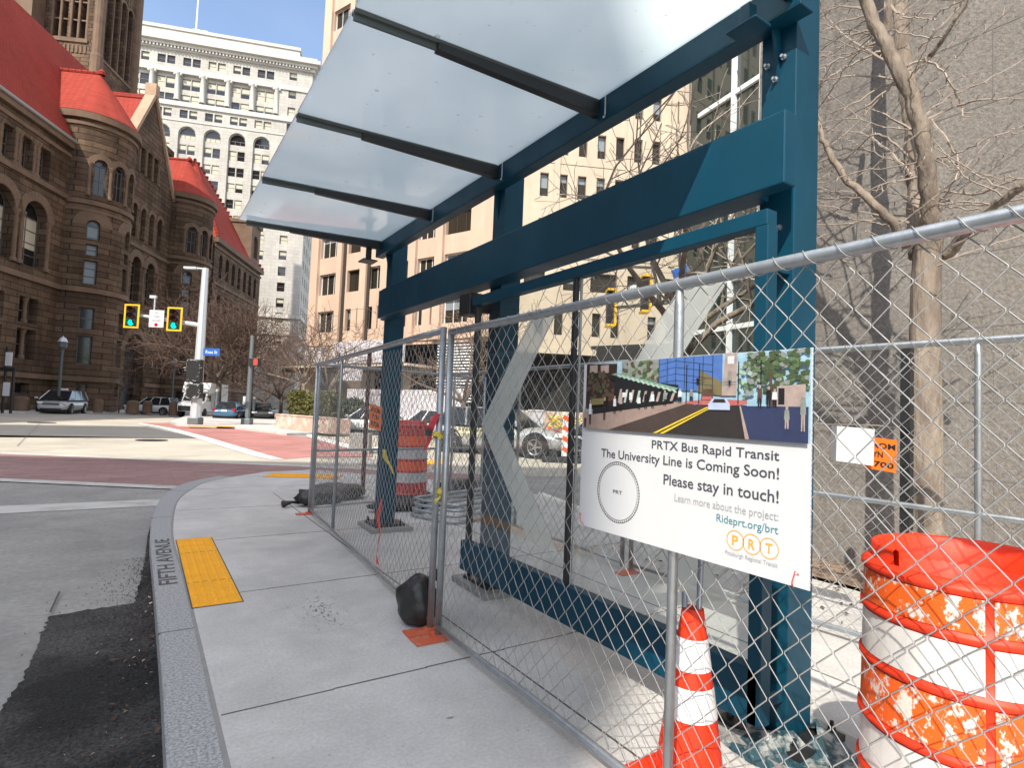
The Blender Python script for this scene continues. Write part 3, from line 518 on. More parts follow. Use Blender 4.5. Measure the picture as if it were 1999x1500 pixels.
# ================================================================== CHAIN LINK FENCES
def fence(label, A, B, h=1.9, mids=(), rails=(), group="temporary chain link fence panels", p=.047, q=.1, wr=.0021, seed=1, z0=.07, posts=True, feet=(0, 1)):
    A = Vector(A+(0,)); B = Vector(B+(0,)); Ln = (B-A).length; t = (B-A)/Ln; n = Vector((t.y, -t.x, 0))
    f = thing("fence_panel", label, "fence panel", A, 0, group); rnd = random.Random(seed)
    X = lambda s, d, z: tuple(t*s+n*d+Vector((0, 0, z)))
    for s in (0, Ln)+tuple(m*Ln for m in mids):
        mb = MB(); full = s in (0, Ln)
        mb.tube([X(s, 0, .03 if full else z0), X(s, 0, h if full else h-.1)]+([] if full else [X(s, .0, h-.02)]), [.021, .021] if full else [.018, .018, .012], 12)
        mb.build("post", M['galv'], f, smooth=True)
    for nm, z in (("top_rail", h-.02), ("bottom_rail", z0))+tuple(("middle_rail", z) for z in rails):
        mb = MB(); pts = [X(s*Ln/8, .004*math.sin(s*1.7+seed), z+.006*math.sin(s*2.3+seed)*(nm == "bottom_rail")) for s in range(9)]
        mb.tube(pts, .021 if nm == "top_rail" else .017, 12); o = mb.build(nm, M['galv'], f, smooth=True)
        if nm == "top_rail" and Ln < 4.6:
            mb = MB(); pts = []; N_ = int(Ln/(2*p))*10
            for i in range(N_):
                a = i*2*math.pi/10; pts.append(X(i*2*p/10, .0245*math.sin(a), z+.0245*math.cos(a)))
            mb.tube(pts, wr*.8, 4); mb.build("tie_wire", M['wire'], f, smooth=True)
    mb = MB(); k = 0; s = p*.5; H = h-.03
    while s < Ln-.01:
        pts = []; nz = int((H-z0)/(q/2))
        sag = rnd.uniform(-.002, .002)
        for i in range(nz+1):
            side = 1 if (i+k) % 2 else -1
            ss = s+side*(p/2+wr*.6)+.006*math.sin(i*.35+s*2+seed)+sag; z = z0+i*q/2+.004*math.sin(s*5+i*.2)
            pts.append(X(min(max(ss, .02), Ln-.02), -.022+side*wr*1.2+.006*math.sin(i*.21+s*3), z))
        # bends are rounded by two close points
        P2 = [pts[0]]
        for a, b in zip(pts, pts[1:]):
            a, b = Vector(a), Vector(b); P2 += [a.lerp(b, .06), a.lerp(b, .94)]
        mb.tube(P2+[pts[-1]], wr, 4, cap=False); s += p; k += 1
    mb.build("chain_link_mesh", M['wire'], f, smooth=True)
    for e in feet:
        s = e*Ln; mb = MB(); mb.box(s-.06, s+.06, -.05, .16, 0.002, .012, 0, X); mb.box(s-.022, s+.022, -.04, .04, .012, .03, 0, X); mb.build("base_plate", M['plate'], f)
    return f
pm = onX(1309, 1200, 1.6).y
fence("near galvanised fence panel that carries the white transit notice board", (1.60, 3.19), (1.612, -.6), 1.905, mids=((3.19-pm)/3.79,), seed=2, feet=(0,))
p2 = onX(692, 1000, 1.72).y
fence("galvanised fence panel between the round black sandbag and the orange-footed corner post", (1.875, 7.52), (1.606, 3.315), 1.93, mids=((7.52-4.75)/4.2*.49,), seed=3, wr=.0018, feet=(0, 1))
fence("short end fence panel running across behind the far teal column", (1.93, 7.62), (4.7, 8.06), 1.95, mids=(.78,), rails=(.80,), seed=4, wr=.0022, p=.05, feet=())
fence("rear fence panel that carries the white box and orange sign", (3.78, 3.75), (4.06, -.4), 1.93, mids=(.60,), rails=(.93,), seed=5, wr=.002, feet=(0,))
fence("rear fence panel behind the frosted chevron glass", (3.75, 7.4), (3.77, 3.85), 1.93, mids=(.5,), seed=6, wr=.002, p=.05, feet=(0,))
# ================================================================== THE NOTICE BOARD
XS = 1.572
sg = thing("notice_board", "white transit notice board with a printed street picture wired to the near fence", "notice board", (XS, 1.865, .94))
SW, SH = .985, .675                                                # board coordinates: s runs right as read, z up from the lower edge
sx = lambda e: (lambda s, z, d=0: (-.0005*e-.0, -s, z))
mb = MB(); mb.box(0, .006, -SW, 0, 0, SH); mb.build("panel", M['signwhite'], sg)
mb = MB()
for i in range(48): mb.box(.0015, .0045, -SW-.0012, -SW+.001, .004+i*.014, .013+i*.014)
mb.build("corrugated_edge", M['greyink'], sg)
pic_cols = dict(sky=(.32, .50, .62), tan=(.36, .28, .25), dark=(.035, .02, .016), brown=(.10, .055, .04), tree=(.06, .085, .04), tree2=(.10, .16, .07), grey=(.22, .24, .22), glass=(.07, .15, .40), line=(.01, .03, .08), green=(.16, .28, .22), greenl=(.33, .46, .38), road=(.06, .043, .038), road2=(.03, .026, .024), yel=(.72, .50, .03), bluepave=(.03, .04, .095), pave=(.30, .22, .19), red=(.42, .12, .11), white=(.62, .62, .64), car=(.40, .46, .62), black=(.012, .012, .014), gold=(.17, .14, .06))
PK = list(pic_cols); PMs = [mat("print_"+k, v, .45, var=.28 if k in ("tree", "tree2", "brown", "grey", "dark", "tan", "sky") else .16, scale=30) for k, v in pic_cols.items()]
mb = MB(); layer = [0]
x0p, x1p, z0p, z1p = .018, SW-.002, .405, SH-.001
def pf(col, P):
    layer[0] += 1; e = -.0006-layer[0]*.000025
    mb.add([(e, -(x0p+u*(x1p-x0p)), z0p+v*(z1p-z0p)) for u, v in P], [tuple(range(len(P)))], PK.index(col))
pf("sky", [(0, 0), (1, 0), (1, 1), (0, 1)])
pf("dark", [(0, .3), (.19, .3), (.19, .98), (.02, 1), (0, 1)]); pf("tan", [(.02, .86), (.07, .86), (.07, .98), (.02, .98)]); pf("tan", [(.09, .85), (.14, .85), (.14, .97), (.09, .97)])
random.seed(12)
def blob(col, cx, cz, rx, rz, n=11):
    pf(col, [(min(1, max(0, cx+rx*math.cos(i*6.283/n)*random.uniform(.65, 1.15))), min(1, max(.0, cz+rz*math.sin(i*6.283/n)*random.uniform(.65, 1.15)))) for i in range(n)])
for i in range(90): blob(random.choice(("brown", "brown", "dark", "tree")), random.uniform(.01, .18), random.uniform(.45, .86), .012, .035, 7)
pf("grey", [(.22, .5), (.42, .5), (.42, 1), (.22, 1)])
for i in range(90): blob(random.choice(("tree", "grey", "tree2", "brown")), random.uniform(.23, .42), random.uniform(.6, .98), .012, .035, 7)
pf("glass", [(.42, .58), (.70, .55), (.70, 1), (.42, 1)]); pf("gold", [(.60, .55), (.70, .50), (.70, .66), (.61, .82)])
for i in range(7): pf("line", [(.42+i*.04, .58), (.423+i*.04, .58), (.423+i*.04, 1), (.42+i*.04, 1)])
for i in range(4): pf("line", [(.42, .66+i*.085), (.50, .70+i*.085), (.66, .62+i*.085), (.66, .627+i*.085), (.50, .707+i*.085), (.42, .667+i*.085)])
pf("tan", [(.70, .5), (.755, .5), (.755, 1), (.71, 1)]); pf("grey", [(.715, .62), (.74, .62), (.735, .78), (.725, .8)]); pf("white", [(.72, .88), (.745, .88), (.745, .97), (.72, .97)])
for i in range(170): blob(random.choice(("tree", "tree2", "tree", "grey")), .80+random.random()*.2, .55+random.random()**.7*.43, .013, .03, 7)
for i in range(40): blob(random.choice(("grey", "tree2", "greenl")), .765+random.random()*.06, .48+random.random()*.4, .008, .025, 7)
pf("brown", [(.875, .35), (.888, .35), (.884, .75), (.876, .75)])
pf("tan", [(.90, .38), (.99, .36), (.99, .62), (.90, .60)]); pf("black", [(.905, .4), (.925, .4), (.925, .58), (.905, .58)])
pf("gold", [(.05, .36), (.14, .38), (.14, .47), (.05, .46)])
pf("pave", [(0, .0), (.02, .0), (.16, 0), (.62, .42), (.5, .42), (.19, .33), (0, .25)]); pf("black", [(.06, .22), (.5, .4), (.5, .46), (.06, .32)])
pf("black", [(.19, .32), (.52, .45), (.52, .64), (.19, .76)])
for i in range(9):
    u = .21+i*.034; pf("greenl" if i % 2 else "tan", [(u, .40+i*.004), (u+.012, .40+i*.004), (u+.024, .60-i*.008), (u+.012, .60-i*.008)])
pf("white", [(.235, .48), (.262, .485), (.262, .55), (.235, .55)]); pf("white", [(.275, .44), (.292, .445), (.292, .55), (.275, .55)])
pf("green", [(.17, .82), (.20, .84), (.52, .60), (.50, .555)]); pf("black", [(.15, .78), (.17, .81), (.50, .56), (.48, .53)])
for i in range(12): u = .2+i*.026; pf("greenl", [(u, .815-i*.0205), (u+.012, .83-i*.0215), (u+.03, .78-i*.0215), (u+.018, .765-i*.0205)])
pf("road", [(.16, 0), (.42, 0), (.655, .365), (.56, .40)]); pf("red", [(.56, .40), (.72, .37), (.80, .40), (.80, .44), (.70, .46), (.55, .43)])
pf("road2", [(.42, 0), (.80, 0), (.77, .39), (.645, .36)]); pf("bluepave", [(.81, 0), (1, 0), (1, .38), (.775, .38)]); pf("tan", [(.795, 0), (.81, 0), (.777, .38), (.772, .38)])
pf("yel", [(.405, 0), (.422, 0), (.655, .36), (.648, .365)]); pf("yel", [(.437, 0), (.456, 0), (.668, .36), (.662, .36)])
pf("brown", [(.62, .44), (.67, .44), (.67, .58), (.625, .58)]); pf("red", [(.625, .45), (.665, .45), (.665, .49), (.625, .49)])
pf("black", [(.655, .31), (.735, .31), (.735, .34), (.655, .34)]); pf("car", [(.652, .33), (.737, .33), (.737, .40), (.722, .47), (.668, .47), (.652, .40)]); pf("road2", [(.668, .415), (.722, .415), (.715, .46), (.675, .46)])
for u in (.555, .61, .765, .845): pf("black", [(u, .4), (u+.004, .4), (u+.004, .9), (u, .9)])
pf("black", [(.58, .69), (.64, .70), (.64, .705), (.58, .695)]); pf("black", [(.70, .655), (.76, .655), (.76, .66), (.70, .66)]); pf("black", [(.60, .66), (.612, .66), (.612, .72), (.60, .72)]); pf("black", [(.73, .63), (.738, .63), (.738, .68), (.73, .68)])
def fig(u, v, h, c1="white", c2="black"):
    pf(c2, [(u-.006, v), (u-.002, v), (u, v+h*.48), (u-.006, v+h*.48)]); pf(c2, [(u+.002, v), (u+.006, v), (u+.006, v+h*.48), (u, v+h*.48)])
    pf(c1, [(u-.009, v+h*.42), (u+.009, v+h*.42), (u+.007, v+h*.84), (u-.007, v+h*.84)]); pf("tan", [(u-.004, v+h*.85), (u+.004, v+h*.85), (u+.004, v+h), (u-.004, v+h)])
for a in ((.014, .02, .33, "tan"), (.045, .06, .38, "white"), (.135, .14, .34, "black"), (.195, .24, .26, "white"), (.23, .27, .27, "tan"), (.33, .31, .2, "white"), (.365, .32, .24, "black"), (.40, .33, .23, "white"), (.46, .37, .2, "grey"), (.53, .41, .18, "white"), (.58, .43, .15, "grey"), (.845, .36, .26, "brown"), (.875, .36, .24, "black"), (.895, .37, .2, "white"), (.935, .14, .24, "grey", "tan"), (.985, .12, .42, "grey", "tan")): fig(*a)
mb.build("printed_picture", PMs, sg)
def signtext(name, body, s1, z0, z1, m, bold=.0, s0=None):
    mb = MB(); textfit(mb, body, s0, s1, z0, z1, lambda s, z, d: (-.0012, -s, z), 0, bold); return mb.build(name, m, sg)
RR = SW-.093
signtext("lettering", "PRTX Bus Rapid Transit", RR, .338, .378, M['ink'], .012, .395)
signtext("lettering", "The University Line is Coming Soon!", RR, .283, .328, M['ink'], .012, .125)
signtext("lettering", "Please stay in touch!", RR, .213, .262, M['ink'], .012, .455)
signtext("lettering", "Learn more about the project:", RR, .165, .199, M['greyink'], .0, .507)
signtext("lettering", "Rideprt.org/brt", RR, .127, .160, M['tealink'], .002, .68)
signtext("lettering", "Pittsburgh Regional Transit", RR, .035, .052, M['greyink'], .004, .715)
mb = MB()
for i, ch in enumerate("PRT"):
    cs, cz, r = .75+i*.057, .089, .031
    mb.add([(-.0011, -(cs+rr*math.cos(a*math.pi/20)), cz+rr*math.sin(a*math.pi/20)) for rr in (r, r-.0028) for a in range(40)], [(j, (j+1) % 40, 40+(j+1) % 40, 40+j) for j in range(40)])
    textfit(mb, ch, cs-.011, cs+.011, cz-.015, cz+.015, lambda s, z, d: (-.0014, -s, z), 0, .02)
mb.build("logo", M['yelink'], sg)
mb = MB()
for rr, w in ((.118, .0022), (.108, .0016)):
    mb.add([(-.0011, -(.225+r_*math.cos(a*math.pi/32)*.98), .165+r_*math.sin(a*math.pi/32)) for r_ in (rr, rr-w) for a in range(64)], [(j, (j+1) % 64, 64+(j+1) % 64, 64+j) for j in range(64)])
for a in range(64):
    c, s_ = math.cos(a*math.pi/32), math.sin(a*math.pi/32); mb.add([(-.0011, -(.225+r_*c-k*s_), .165+r_*s_+k*c) for r_, k in ((.109, -.0012), (.117, -.0012), (.117, .0012), (.109, .0012))], [(0, 1, 2, 3)])
textfit(mb, "PRT", .20, .25, .158, .172, lambda s, z, d: (-.0013, -s, z), 0, .0)
mb.build("ring_emblem", M['blackink'], sg)
for s_, z_, k in ((.012, .03, 1), (SW-.03, .025, -1)):
    Each("wire_tie", M["redtape"], sg).tube([(-.002, -s_, z_+.012), (-.012, -s_-k*.004, z_+.022), (-.014, -s_-k*.012, z_-.01), (.004, -s_-k*.018, z_-.03)], .0016, 5)
# ================================================================== WALLS WITH OPENINGS
def wall(mb, s0, s1, z0, z1, holes, th=.4, mi=0, mr=None, xf=ID, cuts=(), d0=0.):
    """Face at depth d0 with openings (a, b, c, d, arched) and reveals th deep."""
    mr = mi if mr is None else mr
    xs = sorted({s0, s1, *cuts, *[h[0] for h in holes], *[h[1] for h in holes]}); zs = sorted({z0, z1, *[h[2] for h in holes], *[h[3] for h in holes]})
    xs = [x for x in xs if s0 <= x <= s1]; zs = [z for z in zs if z0 <= z <= z1]
    for a, b in zip(xs, xs[1:]):
        for c, d in zip(zs, zs[1:]):
            x, z = (a+b)/2, (c+d)/2
            if any(h[0] < x < h[1] and h[2] < z < h[3] for h in holes): continue
            mb.quad(xf(a, d0, c), xf(b, d0, c), xf(b, d0, d), xf(a, d0, d), mi)
    for a, b, c, d, *ar in holes:
        ar = ar[0] if ar else 0; r = (b-a)/2; sp = d-r if ar else d; e = d0+th
        mb.quad(xf(a, d0, c), xf(a, e, c), xf(a, e, sp), xf(a, d0, sp), mr); mb.quad(xf(b, d0, c), xf(b, d0, sp), xf(b, e, sp), xf(b, e, c), mr)
        mb.quad(xf(a, d0, c), xf(b, d0, c), xf(b, e, c), xf(a, e, c), mr)
        if not ar: mb.quad(xf(a, d0, d), xf(a, e, d), xf(b, e, d), xf(b, d0, d), mr)
        else:
            m = (a+b)/2; A = [(m-r*math.cos(i*math.pi/12), sp+r*math.sin(i*math.pi/12)) for i in range(13)]
            for (x, z), (x2, z2) in zip(A, A[1:]):
                k = a if x2 <= m+1e-6 else b
                mb.add([xf(k, d0, d), xf(x, d0, z), xf(x2, d0, z2)], [(0, 1, 2)], mi); mb.quad(xf(x, d0, z), xf(x, e, z), xf(x2, e, z2), xf(x2, d0, z2), mr)
def window(a, b, c, d, ar=0, dep=.3, xf=ID, nx=1, ny=2, fw=.07, blind=0., mats=('frame', 'winglass', 'blind'), parent=None, name="window", trans=0):
    mb = MB(); r = (b-a)/2; sp = d-r if ar else d; m = (a+b)/2
    B = lambda *k: mb.box(*k, 0, xf)
    B(a, a+fw, dep, dep+.08, c, sp); B(b-fw, b, dep, dep+.08, c, sp); B(a+fw, b-fw, dep, dep+.08, c, c+fw)
    if ar:
        A = [(m-r*math.cos(i*math.pi/10), sp+r*math.sin(i*math.pi/10)) for i in range(11)]
        for (x, z), (x2, z2) in zip(A, A[1:]):
            q = lambda x, z, k: (m+(x-m)*k, sp+(z-sp)*k); k = 1-fw/r
            I, J = q(x, z, k), q(x2, z2, k); mb.quad(xf(x, dep, z), xf(x2, dep, z2), xf(J[0], dep, J[1]), xf(I[0], dep, I[1]), 0)
        mb.add([xf(m, dep+.05, sp)]+[xf(x, dep+.05, z) for x, z in A], [(0, i+1, i+2) for i in range(10)], 1)
        B(a+fw, b-fw, dep, dep+.07, sp-fw/2, sp+fw/2)
    else: B(a+fw, b-fw, dep, dep+.08, d-fw, d)
    for i in range(1, nx): x = a+(b-a)*i/nx; B(x-fw*.4, x+fw*.4, dep+.01, dep+.07, c+fw, sp-fw)
    for j in range(1, ny): z = c+(sp-c)*j/ny; B(a+fw, b-fw, dep+.005, dep+.065, z-fw*.4, z+fw*.4)
    if trans: z = c+(sp-c)*trans; B(a+fw, b-fw, dep-.02, dep+.1, z-fw, z+fw)
    if blind: zb = sp-(sp-c)*blind; mb.quad(xf(a, dep+.05, zb), xf(b, dep+.05, zb), xf(b, dep+.05, sp), xf(a, dep+.05, sp), 2)
    zb = sp-(sp-c)*blind
    if blind < 1: mb.quad(xf(a, dep+.05, c), xf(b, dep+.05, c), xf(b, dep+.05, zb), xf(a, dep+.05, zb), 1)
    return mb.build(name, [M[k] for k in mats], parent)
random.seed(21)
# ================================================================== COURTHOUSE
ch = thing("courthouse", "brown sandstone courthouse with red tiled roofs, round bays and a tall tower", "courthouse", CP, math.atan2(.898, .44))
Y = lambda s, d, z: (s, d, z)
Wn = []                                                        # every opening: (a,b,c,d,arch, nx, ny, blind)
H = []
def op(a, b, c, d, ar=0, nx=1, ny=2, bl=0, dep=.45): H.append((a, b, c, d, ar)); Wn.append((a, b, c, d, ar, nx, ny, bl, dep))
for k in range(5):
    c = -4.1-1.97*k; op(c-.58, c+.58, 19, 21.5, 0, 2, 2, random.choice((0, 0, .0)), .6)
for k in range(3):
    c = -4.63-3.65*k; op(c-1.3, c+1.3, 11.55, 16.9, 1, 2, 4, .62, .7)
    op(c-1.05, c+1.05, 7.0, 9.05, 0, 1, 2, 0, .7); op(c-1.05, c+1.05, 4.1, 6.5, 0, 1, 2, 0, .7); op(c-.8, c+.8, 1.3, 2.2, 0, 1, 1, 0, .5)
lw = list(H); H = []
mb = MB(); wall(mb, -46, -1.1, 0, 23.4, lw, .75, 0)
for c in (9.5, 11.3, 13.1, 14.9): op(c-.45, c+.45, 18.4, 22.0, 1, 1, 2, 0, .5)
for c in (7.6, 10.6, 13.6): op(c-.85, c+.85, 11.7, 16.5, 1, 2, 4, .0, .6)
H.append((9.55, 13.45, 0, 8.2, 1)); cwl = list(H); H = []
wall(mb, 5.2, 17.7, 0, 24.2, cwl, .9, 0)
for c in (10.4, 11.8, 13.2): op(c-.45, c+.45, 25.6, 28.4, 0, 1, 2, 0, .4)
wall(mb, 8.4, 15.2, 24.2, 29, H, .6, 0); H = []
mb.add([(5.6, 0, 24.2), (8.4, 0, 24.2), (8.4, 0, 29)], [(0, 1, 2)]); mb.add([(15.2, 0, 24.2), (18., 0, 24.2), (15.2, 0, 29)], [(0, 1, 2)]); mb.add([(8.4, 0, 29), (15.2, 0, 29), (11.8, 0, 34.8)], [(0, 1, 2)])
for c in (25.5, 27.6): op(c-.5, c+.5, 18, 20.6, 1, 1, 2, 0, .5); op(c-.6, c+.6, 12, 15.5, 1, 1, 3, 0, .5); op(c-.6, c+.6, 4.4, 7.6, 0, 1, 3, .5, .5)
op(25, 26.6, 8.9, 10, 0, 1, 1, 0, .5); op(25, 26.2, 1.2, 2.3, 0, 1, 1)
wall(mb, 23.9, 29.1, 0, 23.9, H, .7, 0); H = []
for k in range(7): c = 31.5+2.5*k; op(c-.6, c+.6, 19.0, 22.4, 1, 1, 2, 0, .5); op(c-.7, c+.7, 12.4, 16.6, 1, 1, 3, 0, .5)
for k in range(9): c = 31+2*k; op(c-.45, c+.45, 4.4, 8.6, 0, 1, 3, 0, .5)
wall(mb, 29.1, 49, 0, 24.4, H, .7, 0, d0=-.6); H = []
mb.quad((29.1, -.6, 0), (29.1, 0, 0), (29.1, 0, 24.4), (29.1, -.6, 24.4)); mb.quad((49, -.6, 0), (49, 18, 0), (49, 18, 24.4), (49, -.6, 24.4))
mb.quad((-46, 16.5, 0), (75, 16.5, 0), (75, 16.5, 26), (-46, 16.5, 26)); mb.quad((-46, 0, 0), (-46, 16.5, 0), (-46, 16.5, 23.4), (-46, 0, 23.4)); mb.quad((9.4, 1.2, 0), (13.6, 1.2, 0), (13.6, 1.2, 8.4), (9.4, 1.2, 8.4))
mb.build("wall", M['stone'], ch)
for w in Wn:
    off = -.6 if w[0] > 29.2 else 0
    window(*w[:5], dep=w[8]+off, nx=w[5], ny=w[6], blind=w[7], parent=ch, fw=.09, mats=('frame', 'winglass', 'blind'))
tr = Each("string_course", M["trim"], ch)
for a, b, z, h, p in ((-46, -1.1, 10.4, .45, .28), (5.2, 17.7, 10.4, .4, .2), (-46, -1.1, 18.35, .4, .22), (5.3, 17.7, 17.4, .35, .18), (24, 29.1, 17.2, .35, .18), (-46, -1.1, 2.6, .4, .25), (5.2, 9.4, 2.6, .4, .2), (13.6, 17.7, 2.6, .4, .2), (-46, -1.1, 22.1, .3, .15), (-46, -1.1, 22.9, .55, .35), (23.9, 29.2, 23.4, .5, .3)):
    tr.box(a, b, -p, .05, z, z+h)
for a, b, z, h, p in ((29, 49.2, 23.0, .35, .75), (29, 49.3, 23.7, .7, 1.1), (29, 49.1, 10.4, .4, .75), (29, 49.1, 17.8, .35, .75), (29, 49.1, 2.8, .35, .8)): tr.box(a, b, -p, -.55, z, z+h)
def arcband(mb, c, sp, r, w, p, xf=Y, n=14, d0=0):
    for i in range(n):
        a, b = i*math.pi/n, (i+1)*math.pi/n; q = lambda k, t, d: xf(c-k*math.cos(t), d, sp+k*math.sin(t)); g = .96
        b = a+(b-a)*g
        P = [q(r, a, d0-p), q(r+w, a, d0-p), q(r+w, b, d0-p), q(r, b, d0-p), q(r, a, d0+.02), q(r+w, a, d0+.02), q(r+w, b, d0+.02), q(r, b, d0+.02)]
        mb.add(P, [(0, 1, 2, 3), (0, 4, 5, 1), (1, 5, 6, 2), (2, 6, 7, 3), (3, 7, 4, 0)], 0)
for a, b, c, d, ar in lw+cwl:
    if ar: vs = MB(); r = (b-a)/2; arcband(vs, (a+b)/2, d-r, r+.02, .75 if r > .8 else .4, .07); vs.build("arch_stones", M["trim"], ch)
def colonnette(mb, x, d, z0, z1, r, n=10, xf=Y): mb.lathe([(r*1.5, 0), (r*1.5, .2), (r, .35), (r*.92, z1-z0-.45), (r*1.05, z1-z0-.4), (r*1.6, z1-z0-.12), (r*1.6, z1-z0)], n, 0, (x, d, z0), xf=xf)
pr_ = Each("colonnette", M["trim"], ch)
for k in range(5):
    for s in (-.2, .2): colonnette(pr_, -5.09-.985*2*k*.5*2+s, .15, 18.8, 21.7, .2)
for k in range(3):
    for z0, z1 in ((4.1, 6.5), (7.0, 9.05)): colonnette(pr_, -4.63-3.65*k, .3, z0, z1, .16)
    for s in (-1.5, 1.5): colonnette(pr_, -4.63-3.65*k+s, -.02, 11.5, 15.6, .17)
for c in (10.4, 12.2, 14.0): colonnette(pr_, c, .1, 18.4, 21.4, .14)
for c in (9.7, 11.1, 12.5, 13.9): colonnette(pr_, c, .05, 25.5, 28.5, .14)
for c in (9.1, 12.1, 15.1): colonnette(pr_, c, .05, 11.7, 15.5, .16)
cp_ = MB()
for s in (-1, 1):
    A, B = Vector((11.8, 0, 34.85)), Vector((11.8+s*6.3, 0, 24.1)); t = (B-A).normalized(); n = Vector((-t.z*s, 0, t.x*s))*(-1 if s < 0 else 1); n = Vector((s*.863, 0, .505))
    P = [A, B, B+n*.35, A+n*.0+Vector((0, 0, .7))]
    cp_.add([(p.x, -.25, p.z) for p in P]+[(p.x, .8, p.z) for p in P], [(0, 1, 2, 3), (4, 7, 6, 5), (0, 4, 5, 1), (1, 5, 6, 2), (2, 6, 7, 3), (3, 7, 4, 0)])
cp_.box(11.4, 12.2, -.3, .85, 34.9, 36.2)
cp_.build("gable_coping", mat("sunlit_sandstone", (.40, .27, .18), .85, var=.2, scale=1.), ch)  # sunlight on the coping put into its paler colour
rf = MB()
rf.add([(-46, -.35, 23.4), (-1.2, -.35, 23.4), (-1.2, .5, 25.253), (23.1, .5, 25.253), (15, 5.2, 35.5), (-46, 5.2, 35.5), (24, 11, 23.4), (-46, 11, 23.4)], [(0, 1, 2, 3, 4, 5), (3, 6, 4), (6, 7, 5, 4)])
rf.add([(5.5, .15, 24.1), (11.8, .15, 34.6), (18.1, .15, 24.1), (5.5, 9, 24.1), (11.8, 9, 34.6), (18.1, 9, 24.1)], [(0, 1, 4, 3), (1, 2, 5, 4)])
rf.add([(29, -1, 24.3), (49.3, -1, 24.3), (39.6, 7, 39), (38.6, 7, 39), (49.3, 17, 24.3), (29, 17, 24.3)], [(0, 1, 2, 3), (1, 4, 2), (4, 5, 3, 2), (5, 0, 3)])
rf.add([(49, 2, 26), (57, 2, 26), (56, 10, 38.5), (52, 10, 38.5), (57, 18, 26), (49, 18, 26)], [(0, 1, 2, 3), (1, 4, 2), (5, 0, 3), (4, 5, 3, 2)])
rf.build("roof", M['rooftile'], ch)
for A, B in (((39.6, 7, 39), (49.3, -1, 24.3)), ((38.6, 7, 39), (29, -1, 24.3)), ((11.8, .15, 34.6), (11.8, 9, 34.6))):
    A, B = Vector(A), Vector(B); rc = MB()
    for i in range(26): 
        p = A.lerp(B, (i+.5)/26); rc.obox(p+Vector((0, 0, .12)), (.34, .34, .42))
    rc.build("roof_cresting", M['rooftile'], ch)
gt = MB(); gt.tube([(-46, -.42, 23.5), (-.9, -.42, 23.5)], .16, 8); gt.tube([(-1.3, .0, 23.6), (-1.45, 1.7, 26.6)], .1, 6); gt.tube([(-1.45, 1.7, 26.6), (-1.3, 3.6, 30.6)], .13, 6)
gt.build("gutter", mat("grey_lead", (.30, .29, .28), .5, .3), ch)
sk = MB()
for u, z, v in ((-4.2, 24.9, -.2), (7.0, 33.9, 7.1)):
    y = .15+(z-23.4)/2.18; sk.add([(u-.5, y-.5, z-.5), (u+.5, y-.5, z-.5), (u+.5, y+.25, z+.9), (u-.5, y+.25, z+.9)], [(0, 1, 2, 3)])
sk.build("skylight", M['alu'], ch)
